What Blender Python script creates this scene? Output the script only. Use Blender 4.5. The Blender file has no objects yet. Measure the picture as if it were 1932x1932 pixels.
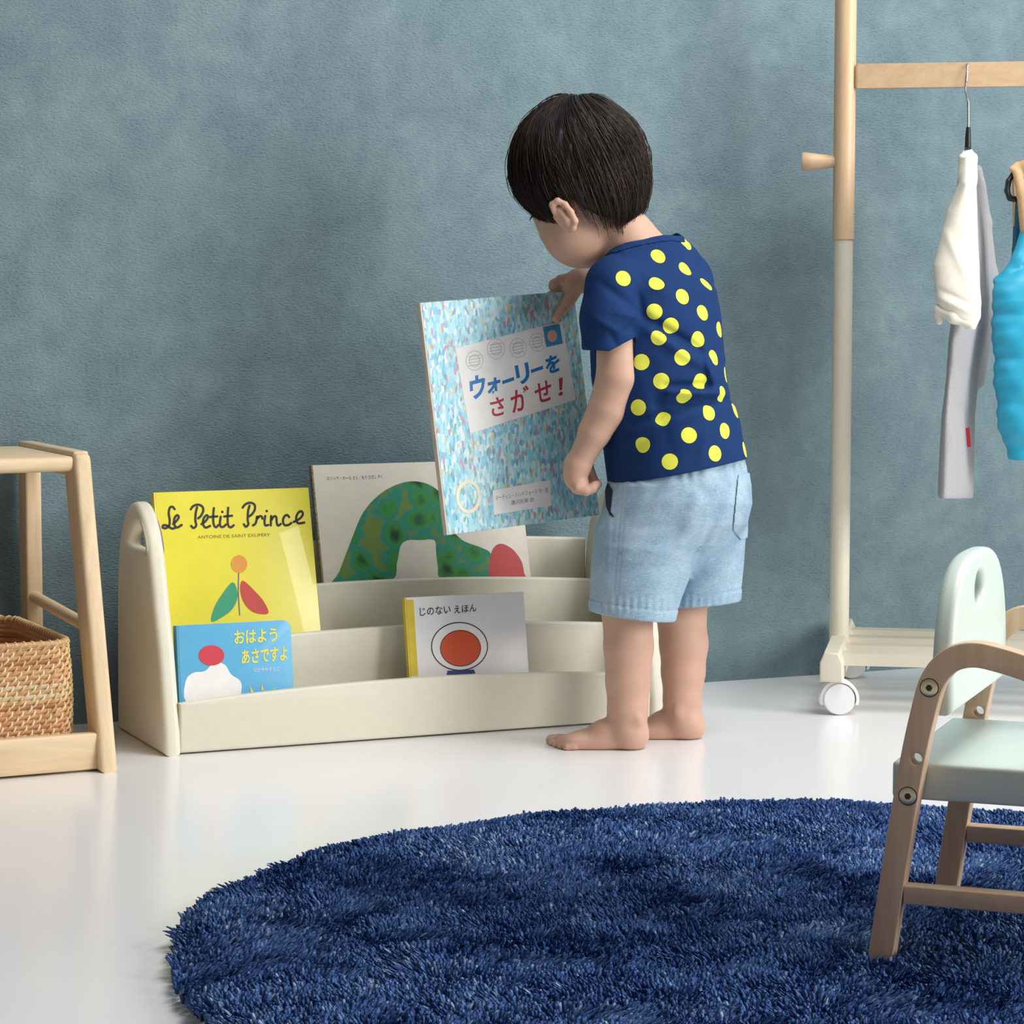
import bpy, bmesh, math, random
import numpy as np
from mathutils import Matrix, Vector
random.seed(7); RNG = np.random.default_rng(7)
S = bpy.context.scene; COL = S.collection
# ------------------------------------------------------------------ camera
FOC = 4950.0; CAMH = 0.62
TH = math.atan(426/FOC); PSI = math.atan(.4308)
F = np.array([math.sin(PSI)*math.cos(TH), math.cos(PSI)*math.cos(TH), -math.sin(TH)])
R = np.array([math.cos(PSI), -math.sin(PSI), 0.]); U = np.cross(R, F); C0 = np.array([0, 0, CAMH])
cam = bpy.data.cameras.new('camera'); cam.sensor_width = 36; cam.lens = 36*FOC/1932; cam.clip_start = .05
camo = bpy.data.objects.new('camera', cam); COL.objects.link(camo)
mm = Matrix(((R[0], U[0], -F[0], C0[0]), (R[1], U[1], -F[1], C0[1]), (R[2], U[2], -F[2], C0[2]), (0, 0, 0, 1)))
camo.matrix_world = mm; S.camera = camo
# ------------------------------------------------------------------ light
w = bpy.data.worlds.new('world'); S.world = w; w.use_nodes = True
w.node_tree.nodes['Background'].inputs[0].default_value = (1, .93, .86, 1)
w.node_tree.nodes['Background'].inputs[1].default_value = .19
def area(name, loc, target, sx, sy, power, col):
    l = bpy.data.lights.new(name, 'AREA'); l.shape = 'RECTANGLE'; l.size = sx; l.size_y = sy; l.energy = power; l.color = col
    o = bpy.data.objects.new(name, l); COL.objects.link(o); o.location = loc
    o.rotation_euler = (Vector(target)-Vector(loc)).to_track_quat('-Z', 'Y').to_euler(); return o
area('window_light', (3.9, 0.2, 1.5), (1.3, 3.3, .5), 1.8, 1.8, 120, (1, .985, .965))
area('skylight', (2.1, 2.25, 2.6), (1.4, 2.9, 0), 2.2, 1.2, 57, (.98, .99, 1))
S.view_settings.view_transform = 'Standard'; S.view_settings.look = 'None'
S.view_settings.exposure = 0; S.view_settings.gamma = 1; S.view_settings.use_curve_mapping = False

# ------------------------------------------------------------------ projection helpers (pixels of the 1932 frame)
def ray(u, v): return F+R*(u-966)/FOC-U*(v-966)/FOC
def onz(u, v, z=0.): d = ray(u, v); return C0+d*((z-C0[2])/d[2])
def ony(u, v, y): d = ray(u, v); return C0+d*(y/d[1])
def P(u, v, d): return C0+ray(u, v)*d
def onpl(u, v, p0, n): d = ray(u, v); return C0+d*(((np.array(p0)-C0)@n)/(d@n))
def frame(o, x, y, z):
    return Matrix(((x[0], y[0], z[0], o[0]), (x[1], y[1], z[1], o[1]), (x[2], y[2], z[2], o[2]), (0, 0, 0, 1)))
X, Y, Z = np.eye(3)

# ------------------------------------------------------------------ materials
MATS = {}
def srgb(h):
    c = [int(h[i:i+2], 16)/255 for i in (0, 2, 4)]
    return tuple(x/12.92 if x <= .04045 else ((x+.055)/1.055)**2.4 for x in c)
class NT:
    def __init__(s, name):
        s.m = bpy.data.materials.new(name); s.m.use_nodes = True; s.t = s.m.node_tree
        s.b = s.t.nodes['Principled BSDF']
    def n(s, typ, **kw):
        x = s.t.nodes.new(typ)
        for k, v in kw.items(): setattr(x, k, v)
        return x
    def l(s, a, b): s.t.links.new(a, b)
    def coord(s, sc=(1, 1, 1), kind='Object'):
        c = s.n('ShaderNodeTexCoord'); m = s.n('ShaderNodeMapping'); m.inputs['Scale'].default_value = sc
        s.l(c.outputs[kind], m.inputs[0]); return m.outputs[0]
    def noise(s, vec, scale, detail=3, rough=.5, dist=0):
        x = s.n('ShaderNodeTexNoise'); s.l(vec, x.inputs['Vector']); x.inputs['Scale'].default_value = scale
        x.inputs['Detail'].default_value = detail; x.inputs['Roughness'].default_value = rough; x.inputs['Distortion'].default_value = dist
        return x.outputs['Fac']
    def ramp(s, fac, stops):
        x = s.n('ShaderNodeValToRGB'); s.l(fac, x.inputs[0]); e = x.color_ramp.elements
        while len(e) < len(stops): e.new(.5)
        for el, (p, c) in zip(e, stops): el.position = p; el.color = (*c, 1)
        return x.outputs[0]
    def bump(s, h, strength, dist):
        x = s.n('ShaderNodeBump'); x.inputs['Strength'].default_value = strength; x.inputs['Distance'].default_value = dist
        s.l(h, x.inputs['Height']); s.l(x.outputs[0], s.b.inputs['Normal']); return x
    def math(s, op, a, b=None, c=None):
        x = s.n('ShaderNodeMath', operation=op)
        for i, q in enumerate((a, b, c)):
            if q is None: continue
            if isinstance(q, (int, float)): x.inputs[i].default_value = q
            else: s.l(q, x.inputs[i])
        return x.outputs[0]
def mat(name, col, rough=.5, metal=0, var=.06, nscale=60, bump=0, bscale=400, spec=.5, sheen=0, sss=0, coat=0):
    if name in MATS: return MATS[name]
    t = NT(name); b = t.b; c = srgb(col) if isinstance(col, str) else col
    v = t.coord()
    k1 = tuple(min(1, x*(1-var)) for x in c); k2 = tuple(min(1, x*(1+var)) for x in c)
    t.l(t.ramp(t.noise(v, nscale), [(.3, k1), (.7, k2)]), b.inputs['Base Color'])
    b.inputs['Roughness'].default_value = rough; b.inputs['Metallic'].default_value = metal
    b.inputs['Specular IOR Level'].default_value = spec; b.inputs['Sheen Weight'].default_value = sheen
    b.inputs['Coat Weight'].default_value = coat
    if sss:
        b.inputs['Subsurface Weight'].default_value = sss; b.inputs['Subsurface Radius'].default_value = (1, .35, .2); b.inputs['Subsurface Scale'].default_value = .006
    if bump: t.bump(t.noise(v, bscale, 2), bump, .001)
    MATS[name] = t.m; return t.m
def wood(name, c1, c2, axis, rough=.45):
    if name in MATS: return MATS[name]
    t = NT(name); sc = [34, 34, 34]; sc[axis] = 2.2
    v = t.coord(tuple(sc)); n = t.noise(v, 2.2, 5, .6, .6); n2 = t.noise(v, 9, 2, .5)
    f = t.math('ADD', t.math('MULTIPLY', n, .75), t.math('MULTIPLY', n2, .25))
    t.l(t.ramp(f, [(.32, srgb(c1)), (.68, srgb(c2))]), t.b.inputs['Base Color']); t.b.inputs['Roughness'].default_value = rough
    t.bump(f, .08, .001); MATS[name] = t.m; return t.m

def wall_material():
    t = NT('embossed_blue_wallpaper')
    v = t.coord((1, 1, 1)); big = t.noise(v, 7.5, 8, .68, .2); mid = t.noise(v, 30, 5, .65)
    v2 = t.coord((.62, 1, 1.25)); fine = t.noise(v2, 300, 3, .62, .3)
    f = t.math('ADD', t.math('MULTIPLY', big, .72), t.math('MULTIPLY', mid, .28))
    col = t.ramp(f, [(.34, srgb('677d86')), (.5, srgb('71888f')), (.66, srgb('7d949a'))])
    mx = t.n('ShaderNodeMix', data_type='RGBA', blend_type='MULTIPLY'); t.l(t.ramp(big, [(.38, (1, 1, 1)), (.6, (.35, .35, .35))]), mx.inputs[0])
    t.l(col, mx.inputs[6]); t.l(t.ramp(fine, [(.32, (.66, .7, .74)), (.47, (.97, .98, .98)), (.75, (1.0, 1.0, 1.0))]), mx.inputs[7])
    t.l(mx.outputs[2], t.b.inputs['Base Color']); t.b.inputs['Roughness'].default_value = .62; t.b.inputs['Specular IOR Level'].default_value = .3
    t.bump(fine, .85, .0024); return t.m
def floor_material():
    t = NT('white_vinyl_floor'); v = t.coord(); t.l(t.ramp(t.noise(v, 3, 3), [(.3, srgb('f1f0f0')), (.7, srgb('f5f4f3'))]), t.b.inputs['Base Color'])
    t.b.inputs['Roughness'].default_value = .22; t.b.inputs['Specular IOR Level'].default_value = .45
    t.bump(t.noise(v, 180, 2), .02, .001); return t.m

# ------------------------------------------------------------------ object plumbing
ROOTW = {}
def tag(o, label=None, cat=None, group=None, kind=None):
    if label: o['label'] = label
    if cat: o['category'] = cat
    if group: o['group'] = group
    if kind: o['kind'] = kind
    return o
def thing(name, label, cat, loc, group=None):
    o = bpy.data.objects.new(name, None); o.empty_display_size = .05; COL.objects.link(o); o.location = tuple(loc)
    ROOTW[o] = Matrix.Translation(Vector(tuple(loc))); return tag(o, label, cat, group)
def link(name, me, m, parent=None, sharp=35, label=None):
    """me is in world space; becomes a child of parent (whose root sits at ROOTW)."""
    o = bpy.data.objects.new(name, me); COL.objects.link(o)
    if parent is not None:
        W = ROOTW[parent]; me.transform(W.inverted()); o.parent = parent; ROOTW[o] = W
    else: ROOTW[o] = Matrix.Identity(4)
    if m is not None:
        ms = m if isinstance(m, (list, tuple)) else [m]
        me.materials.clear()
        for q in ms: me.materials.append(q)
    me.shade_smooth()
    if sharp: me.set_sharp_from_angle(angle=math.radians(sharp))
    if label: o['label'] = label
    return o
def mesh_from(V, Fc, name='m'):
    me = bpy.data.meshes.new(name); V = np.asarray(V, dtype=np.float32); me.vertices.add(len(V)); me.vertices.foreach_set('co', V.ravel())
    if isinstance(Fc, np.ndarray):
        k = Fc.shape[1]; me.loops.add(Fc.size); me.loops.foreach_set('vertex_index', Fc.astype(np.int32).ravel())
        me.polygons.add(len(Fc)); me.polygons.foreach_set('loop_start', np.arange(0, Fc.size, k, dtype=np.int32))
        me.update(calc_edges=True); me.validate(); return me
    me = bpy.data.meshes.new(name); me.from_pydata([tuple(map(float, p)) for p in V], [], [tuple(map(int, f)) for f in Fc]); me.update(); return me
class MB:
    def __init__(s): s.V = []; s.F = []; s.mi = []
    def add(s, V, Fc, mi=0):
        o = len(s.V); s.V += [tuple(map(float, p)) for p in V]; s.F += [tuple(int(i)+o for i in f) for f in Fc]; s.mi += [mi]*len(Fc)
    def tube(s, pts, rad, n=12, caps=True, mi=0, asp=None, up=None, close=False):
        pts = [np.array(p, float) for p in pts]; N = len(pts)
        if np.isscalar(rad): rad = [rad]*N
        T = [(pts[(i+1) % N]-pts[i-1]) if close else (pts[min(i+1, N-1)]-pts[max(i-1, 0)]) for i in range(N)]
        T = [t/(np.linalg.norm(t)+1e-12) for t in T]
        a = np.array(up, float) if up is not None else (np.array([0, 0, 1.]) if abs(T[0][2]) < .9 else np.array([1., 0, 0]))
        V = []; 
        for i in range(N):
            if up is not None: a = np.array(up, float)
            a = a-T[i]*(a@T[i]); a /= np.linalg.norm(a)+1e-12; b = np.cross(T[i], a)
            for k in range(n):
                q = 2*math.pi*k/n; V.append(pts[i]+rad[i]*(math.cos(q)*a+math.sin(q)*b*(asp or 1)))
        Fc = [(i*n+k, i*n+(k+1) % n, ((i+1) % N)*n+(k+1) % n, ((i+1) % N)*n+k) for i in range(N if close else N-1) for k in range(n)]
        if caps and not close: Fc += [tuple(range(n))[::-1], tuple((N-1)*n+k for k in range(n))]
        s.add(V, Fc, mi); return s
    def box(s, a, b, M=None, bev=0, mi=0, seg=3):
        bm = bmesh.new(); bmesh.ops.create_cube(bm, size=1); a = np.array(a, float); b = np.array(b, float)
        for v in bm.verts: v.co = Vector(tuple((a+b)/2+np.array(v.co)*(b-a)))
        if bev: bmesh.ops.bevel(bm, geom=bm.edges[:], offset=bev, segments=seg, profile=.5, affect='EDGES')
        if M is not None: bm.transform(M)
        bm.verts.index_update(); s.add([v.co for v in bm.verts], [[v.index for v in f.verts] for f in bm.faces], mi); bm.free(); return s
    def mesh(s, me, mi=0):
        s.add([v.co for v in me.vertices], [tuple(p.vertices) for p in me.polygons], mi); return s
    def lathe(s, prof, o, ax, n=32, mi=0):
        ax = np.array(ax, float); ax /= np.linalg.norm(ax); a = np.cross(ax, [0, 0, 1.]);
        if np.linalg.norm(a) < 1e-3: a = np.array([1., 0, 0])
        a /= np.linalg.norm(a); b = np.cross(ax, a); V = []
        for (r, h) in prof:
            for k in range(n):
                q = 2*math.pi*k/n; V.append(np.array(o)+ax*h+r*(math.cos(q)*a+math.sin(q)*b))
        m = len(prof)
        s.add(V, [(i*n+k, i*n+(k+1) % n, (i+1)*n+(k+1) % n, (i+1)*n+k) for i in range(m-1) for k in range(n)]+[tuple(range(n))[::-1], tuple((m-1)*n+k for k in range(n))], mi); return s
    def build(s, name, m, parent=None, sharp=35, label=None):
        me = mesh_from(np.array(s.V), s.F); me.polygons.foreach_set('material_index', s.mi)
        bm = bmesh.new(); bm.from_mesh(me); bmesh.ops.recalc_face_normals(bm, faces=bm.faces); bm.to_mesh(me); bm.free()
        o = link(name, me, None, parent, sharp, label)
        for q in (m if isinstance(m, (list, tuple)) else [m]): me.materials.append(q)
        return o
def area2(p): p = np.array(p); return .5*np.sum(p[:, 0]*np.roll(p[:, 1], -1)-np.roll(p[:, 0], -1)*p[:, 1])
def curve_mesh(outl, thick=0, bev=0, M=None, bres=3):
    cu = bpy.data.curves.new('c', 'CURVE'); cu.dimensions = '2D'; cu.fill_mode = 'BOTH'
    if thick: cu.extrude = max(thick/2-bev, 1e-5); cu.bevel_depth = bev; cu.bevel_resolution = bres; cu.offset = -bev
    for i, pl in enumerate(outl):
        a = area2(pl)
        if (i == 0) != (a > 0): pl = pl[::-1]
        sp = cu.splines.new('POLY'); sp.points.add(len(pl)-1); sp.use_cyclic_u = True
        for p, q in zip(sp.points, pl): p.co = (q[0], q[1], 0, 1)
    o = bpy.data.objects.new('c', cu); COL.objects.link(o); dg = bpy.context.evaluated_depsgraph_get(); dg.update()
    me = bpy.data.meshes.new_from_object(o.evaluated_get(dg)); bpy.data.objects.remove(o); bpy.data.curves.remove(cu)
    bm = bmesh.new(); bm.from_mesh(me); bmesh.ops.remove_doubles(bm, verts=bm.verts, dist=1e-6)
    if thick: bmesh.ops.recalc_face_normals(bm, faces=bm.faces)
    bm.to_mesh(me); bm.free()
    if M is not None: me.transform(M)
    me.materials.clear(); return me
def smooth_path(pts, n=8, closed=False):
    pts = [np.array(p, float) for p in pts]; N = len(pts); out = []
    rng = range(N) if closed else range(N-1)
    for i in rng:
        if closed: p0, p1, p2, p3 = pts[i-1], pts[i], pts[(i+1) % N], pts[(i+2) % N]
        else: p0, p1, p2, p3 = pts[max(i-1, 0)], pts[i], pts[i+1], pts[min(i+2, N-1)]
        for k in range(n):
            t = k/n; out.append(.5*((2*p1)+(-p0+p2)*t+(2*p0-5*p1+4*p2-p3)*t*t+(-p0+3*p1-3*p2+p3)*t**3))
    if not closed: out.append(pts[-1])
    return out
def circ(cx, cy, rx, ry=None, n=40, a0=0, a1=2*math.pi):
    ry = rx if ry is None else ry
    return [(cx+rx*math.cos(a0+(a1-a0)*k/n), cy+ry*math.sin(a0+(a1-a0)*k/n)) for k in range(n)]
def offset_path(path, wd):
    p = np.array(path, float); t = np.gradient(p, axis=0); t /= np.linalg.norm(t, axis=1)[:, None]+1e-12; nn = np.stack([-t[:, 1], t[:, 0]], 1)
    wd = np.array(wd) if np.ndim(wd) else np.full(len(p), wd)
    return [tuple(q) for q in p+nn*wd[:, None]/2]+[tuple(q) for q in (p-nn*wd[:, None]/2)[::-1]]

# ------------------------------------------------------------------ implicit surfaces
def sd_cap(p, a, b, ra, rb):
    a = np.array(a, np.float32); b = np.array(b, np.float32); ba = b-a; pa = p-a
    t = np.clip(pa@ba/max(ba@ba, 1e-6), 0, 1); return np.linalg.norm(pa-t[:, None]*ba, axis=1)-(ra+(rb-ra)*t)
def sd_chain(p, pts, k=6):
    d = None
    for (a, b) in zip(pts[:-1], pts[1:]):
        e = sd_cap(p, a[:3], b[:3], a[3], b[3]); d = e if d is None else smin(d, e, k)
    return d
def sd_ell(p, c, r, A=None):
    q = p-np.array(c, np.float32)
    if A is not None: q = q@np.array(A, np.float32).T
    r = np.array(r, np.float32); k0 = np.linalg.norm(q/r, axis=1); k1 = np.linalg.norm(q/(r*r), axis=1)+1e-9
    return k0*(k0-1)/k1
def smin(a, b, k): h = np.clip(.5+.5*(b-a)/k, 0, 1); return b+(a-b)*h-k*h*(1-h)
def smax(a, b, k): return -smin(-a, -b, k)
def sd_loft(p, tab, ang=0, wc=0):
    """horizontal ellipses stacked along v; tab rows: v, uc, wc, A (along side axis), B (along facing axis)"""
    T = np.array(tab, np.float32); v = p[:, 1]; g = lambda i: np.interp(v, T[:, 0], T[:, i]).astype(np.float32)
    c, s = math.cos(ang), math.sin(ang); du = p[:, 0]-g(1); dw = p[:, 2]-g(2)
    x = du*c+dw*s; y = -du*s+dw*c; A, B = g(3), g(4)
    k0 = np.sqrt((x/A)**2+(y/B)**2)+1e-6; k1 = np.sqrt((x/A**2)**2+(y/B**2)**2)+1e-9; d = k0*(k0-1)/k1
    return np.maximum(d, np.maximum(T[0, 0]-v, v-T[-1, 0]))
def ridge(p, a, b, sig):
    a = np.array(a, np.float32); b = np.array(b, np.float32); q = p[:, :2]-a; ba = b-a; t = np.clip(q@ba/(ba@ba), 0, 1)
    return np.exp(-(np.linalg.norm(q-t[:, None]*ba, axis=1)/sig)**2)*np.clip(1.3-np.abs(t-.5)*1.6, 0, 1)
def surface_nets(fn, lo, hi, h, B=8, slack=1.6):
    lo = np.array(lo, np.float32); n = np.ceil((np.array(hi)-lo)/h/B).astype(int)*B+1; nb = (n-1)//B
    g = np.stack(np.meshgrid(*[np.arange(k) for k in nb], indexing='ij'), -1).reshape(-1, 3)
    cen = lo+(g+.5)*B*h; d = fn(cen.astype(np.float32)); act = np.abs(d) < B*h*.87*slack+8
    vol = np.full(tuple(n), 1e3, np.float32)
    for (i, j, k) in g[(~act) & (d < 0)]: vol[i*B:i*B+B+1, j*B:j*B+B+1, k*B:k*B+B+1] = -1e3
    loc = np.stack(np.meshgrid(*[np.arange(B+1)]*3, indexing='ij'), -1).reshape(-1, 3); ga = g[act]
    for c in range(0, len(ga), 400):
        gg = ga[c:c+400]; idx = (gg[:, None, :]*B+loc[None]).reshape(-1, 3); vol[idx[:, 0], idx[:, 1], idx[:, 2]] = fn((lo+idx*h).astype(np.float32))
    ins = vol < 0; cnt = np.zeros(tuple(n-1), np.int8)
    for i in (0, 1):
        for j in (0, 1):
            for k in (0, 1): cnt += ins[i:n[0]-1+i, j:n[1]-1+j, k:n[2]-1+k]
    m = (cnt > 0) & (cnt < 8); cells = np.argwhere(m); idm = np.full(tuple(n-1), -1, np.int64); idm[m] = np.arange(len(cells))
    acc = np.zeros((len(cells), 3)); num = np.zeros(len(cells)); cr = [(i, j, k) for i in (0, 1) for j in (0, 1) for k in (0, 1)]
    val = {c: vol[cells[:, 0]+c[0], cells[:, 1]+c[1], cells[:, 2]+c[2]].astype(np.float64) for c in cr}
    for a in cr:
        for ax in range(3):
            if a[ax]: continue
            b = list(a); b[ax] = 1; b = tuple(b); va, vb = val[a], val[b]; x = (va < 0) != (vb < 0)
            t = np.clip(np.where(x, va/(va-vb+1e-20), 0), 0, 1); pt = np.array(a, float)[None]+np.zeros((len(cells), 1)); pt[:, ax] += t
            acc += pt*x[:, None]; num += x
    V = lo+(cells+acc/num[:, None])*h; Q = []
    for ax in range(3):
        o1, o2 = (ax+1) % 3, (ax+2) % 3; sl0 = [slice(1, -1)]*3; sl1 = [slice(1, -1)]*3; sl0[ax] = slice(0, -1); sl1[ax] = slice(1, None)
        a = ins[tuple(sl0)]; b = ins[tuple(sl1)]; e = np.argwhere(a != b); s = a[tuple(e.T)]
        base = e.copy(); base[:, o1] += 1; base[:, o2] += 1
        def cid(d1, d2): q = base.copy(); q[:, o1] -= d1; q[:, o2] -= d2; return idm[q[:, 0], q[:, 1], q[:, 2]]
        q = np.stack([cid(1, 1), cid(0, 1), cid(0, 0), cid(1, 0)], 1); q[~s] = q[~s][:, ::-1]; Q.append(q)
    Q = np.concatenate(Q); Q = Q[(Q >= 0).all(1)]; return V, Q
def px_to_world(V, D0):
    V = np.asarray(V, float); d = D0*(1+V[:, 2]/FOC)
    return C0+(F[None]+R[None]*((V[:, 0]-966)/FOC)[:, None]-U[None]*((V[:, 1]-966)/FOC)[:, None])*d[:, None]
def implicit(name, fn, lo, hi, h, m, parent, D0, sharp=0, smooth=1, label=None):
    V, Q = surface_nets(fn, lo, hi, h)
    for _ in range(smooth):   # light laplacian
        E_ = np.concatenate([Q[:, [0, 1]], Q[:, [1, 2]], Q[:, [2, 3]], Q[:, [3, 0]]]); s = np.zeros_like(V); c = np.zeros(len(V))
        np.add.at(s, E_[:, 0], V[E_[:, 1]]); np.add.at(s, E_[:, 1], V[E_[:, 0]]); np.add.at(c, E_[:, 0], 1); np.add.at(c, E_[:, 1], 1)
        V = V*.5+.5*s/np.maximum(c, 1)[:, None]
    W = px_to_world(V, D0); me = mesh_from(W, Q[:, ::-1].copy())
    return link(name, me, m, parent, sharp, label)

# ================================================================== SETTING
b = MB(); b.box((-3.5, 3.63, 0), (7, 3.73, 2.9)); tag(b.build('wall_back', wall_material()), 'blue grey embossed wallpaper wall', None, kind='structure')
b = MB(); b.box((-3.5, -2.5, -.08), (7, 3.73, 0)); tag(b.build('floor', floor_material()), 'glossy white floor', None, kind='structure')

# ================================================================== BOOK RACK
ivory = mat('ivory_lacquer', 'e2ddca', .42, var=.02); ivory2 = ivory
rk = thing('book_rack', 'low ivory wooden book rack with rounded sides and stepped tiers holding picture books', 'book rack', (1.304, 3.45, 0))
prof = [(3.328, 0), (3.332, .03), (3.342, .08), (3.356, .139), (3.374, .19), (3.391, .245), (3.408, .284), (3.428, .307), (3.448, .321), (3.47, .3275), (3.495, .3235), (3.515, .312), (3.533, .294), (3.547, .27), (3.557, .24), (3.563, .2), (3.568, .12), (3.571, 0)]
outer = prof[:1]+[tuple(q) for q in smooth_path(prof[1:-1], 4)]+prof[-1:]
slot = smooth_path([(3.412, .268), (3.42, .283), (3.436, .297), (3.455, .303), (3.476, .3), (3.497, .288), (3.512, .272), (3.505, .266), (3.46, .265), (3.42, .265)], 5, True)
slot = [tuple(q) for q in slot]
for x in (.934, 1.652):
    me = curve_mesh([outer, slot], .024, .0085, frame((x+.012, 0, 0), Y, Z, X), 5); link('side_panel', me, ivory, rk, 40)
def arch(x0, x1, z0, ze, rise, n=40):
    p = [(x0, z0), (x1, z0)]; return p+[(x1+(x0-x1)*k/n, ze+rise*(1-(2*k/n-1)**2)) for k in range(n+1)]
for (y, z0, ze, rise, nm) in ((3.335, .002, .069, .0145, 'front_board'), (3.41, .03, .132, .0145, 'tier_board'), (3.49, .09, .188, .0145, 'tier_board'), (3.556, .10, .244, .012, 'back_board')):
    me = curve_mesh([arch(.957, 1.653, z0, ze, rise)], .012, .004, frame((0, y+.006, 0), X, Z, -Y), 3); link(nm, me, ivory, rk, 40)
for (y0, y1, z) in ((3.346, 3.411, .012), (3.421, 3.491, .05), (3.501, 3.557, .11)):
    MB().box((.957, y0, z), (1.653, y1, z+.01)).build('tier_floor', ivory, rk)

# ================================================================== BOOKS
paper = mat('book_paper', 'efe9dc', .8)
class Book:
    """front cover lies in the local xy plane (x right, y up), its face at z=0, thickness behind"""
    def __init__(s, name, label, cat, O, ex, ey, w_, h_, t_, cover, spine=None, board=False, group=None, radius=.0):
        s.O = np.array(O, float); s.ex = np.array(ex)/np.linalg.norm(ex); s.ey = np.array(ey)/np.linalg.norm(ey); s.ez = np.cross(s.ex, s.ey)
        s.M = frame(s.O, s.ex, s.ey, s.ez); s.w, s.h, s.t = w_, h_, t_
        s.root = thing(name, label, cat, s.O+s.ex*w_/2-s.ez*t_/2, group)
        def rect(x0, y0, x1, y1, r, both=False):
            if r <= 0: return [(x0, y0), (x1, y0), (x1, y1), (x0, y1)]
            return [(x0, y0)]+[(x1-r+r*math.cos(a), y0+r+r*math.sin(a)) for a in np.linspace(-math.pi/2, 0, 7)]+[(x1-r+r*math.cos(a), y1-r+r*math.sin(a)) for a in np.linspace(0, math.pi/2, 7)]+[(x0, y1)]
        ct = .0022; b = MB()
        for z in (-ct/2, -t_+ct/2):
            b.mesh(curve_mesh([rect(0, 0, w_, h_, radius)], ct, .0007, s.M @ Matrix.Translation((0, 0, z)), 2))
        b.build('cover', cover, s.root)
        ins = .0 if board else .004
        MB().mesh(curve_mesh([rect(.002, ins, w_-ins-.001, h_-ins, radius)], t_-2*ct-.0002, .0002, s.M @ Matrix.Translation((0, 0, -t_/2)), 1)).build('pages', paper, s.root)
        n = 10; V = []; pr = [(0, -.0004)]+[(-.0022-.003*math.sin(math.pi*k/n)*0-.0012*math.sin(math.pi*k/n), -t_*k/n) for k in range(n+1)]+[(0, -t_+.0004)]
        inner = [(.0006, -t_+ct), (.0006, -ct)]
        poly = pr+inner; V = [(p[0], y, p[1]) for y in (.0002, h_-.0002) for p in poly]; m = len(poly)
        Fc = [(k, (k+1) % m, m+(k+1) % m, m+k) for k in range(m)]+[tuple(range(m))[::-1], tuple(range(m, 2*m))]
        b = MB(); b.add([s.M @ Vector(v) for v in V], Fc); b.build('spine', spine or cover, s.root)
    def loc(s, u, v):
        p = onpl(u, v, s.O, s.ez)-s.O; return (p@s.ex, p@s.ey)
    def at(s, z): return s.M @ Matrix.Translation((0, 0, z))
    def fill(s, name, polys, m, z=.0002, px=True, parent=None, label=None):
        b = MB(); lim = lambda q: (min(max(q[0], .0003), s.w-.0003), min(max(q[1], .0003), s.h-.0003))
        for pl in polys:
            hole = isinstance(pl, tuple); outl = list(pl) if hole else [pl]
            if px: outl = [[s.loc(*q) for q in o] for o in outl]
            outl = [[lim(q) for q in o] for o in outl]
            b.mesh(curve_mesh(outl, 0, 0, s.at(z)))
        return b.build(name, m, parent or s.root, 0, label)
    def stroke(s, name, paths, wd, m, z=.0003, px=True, sm=6, closed=False):
        b = MB()
        for pth in paths:
            q = [s.loc(*p) for p in pth] if px else pth
            if sm: q = smooth_path(q, sm, closed)
            if closed: q = q+[q[0]]
            o = offset_path(q, wd); n = len(q); V = [s.at(z) @ Vector((p[0], p[1], 0)) for p in o]
            b.add(V, [(k, k+1, 2*n-2-k, 2*n-1-k) for k in range(n-1)])
            if not closed:
                for e in (q[0], q[-1]): b.add([s.at(z+.00001) @ Vector((x, y, 0)) for x, y in circ(e[0], e[1], wd/2, n=10)], [tuple(range(10))])
        return b.build(name, m, s.root, 0)
    def text(s, name, body, pbl, pbr, ptl, m, z=.0004, bold=0):
        """text fitted to the corners bottom-left, bottom-right, top-left (pixels)"""
        cu = bpy.data.curves.new('t', 'FONT'); cu.body = body; cu.size = 1; cu.offset = bold; cu.resolution_u = 4
        o = bpy.data.objects.new('t', cu); COL.objects.link(o); dg = bpy.context.evaluated_depsgraph_get(); dg.update()
        me = bpy.data.meshes.new_from_object(o.evaluated_get(dg)); bpy.data.objects.remove(o)
        co = np.array([v.co for v in me.vertices]) if len(me.vertices) else np.zeros((0, 3))
        if not len(co): print('EMPTY TEXT', body); return None
        mn, mx = co.min(0), co.max(0); BL, BR, TL = (s.loc(*q) for q in (pbl, pbr, ptl)); BL, BR, TL = map(np.array, (BL, BR, TL))
        x = (co[:, 0]-mn[0])/(mx[0]-mn[0]); y = (co[:, 1]-mn[1])/(mx[1]-mn[1])
        q = BL+x[:, None]*(BR-BL)+y[:, None]*(TL-BL)
        for v, p in zip(me.vertices, q): v.co = s.at(z) @ Vector((p[0], p[1], 0))
        me.materials.clear(); return link(name, me, m, s.root, 0)
def ink(n, c, r=.5): return mat('ink_'+n, c, r, var=.03)
black = ink('black', '1c1d1a'); white_i = ink('white', 'efeeea')
def shelf_book(name, label, cat, br, tr_u, wd, hh, tt, lean, y, zb, cover, spine, **k):
    """right-edge bottom at pixel br on plane y; leaning back by lean"""
    p = ony(br[0], br[1], y); L = math.radians(lean); ey = np.array([0, math.sin(L), math.cos(L)])
    O = p-ey*((p[2]-zb)/ey[2]); O = O-X*wd
    return Book(name, label, cat, O, X, ey, wd, hh, tt, cover, spine, **k)

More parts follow.
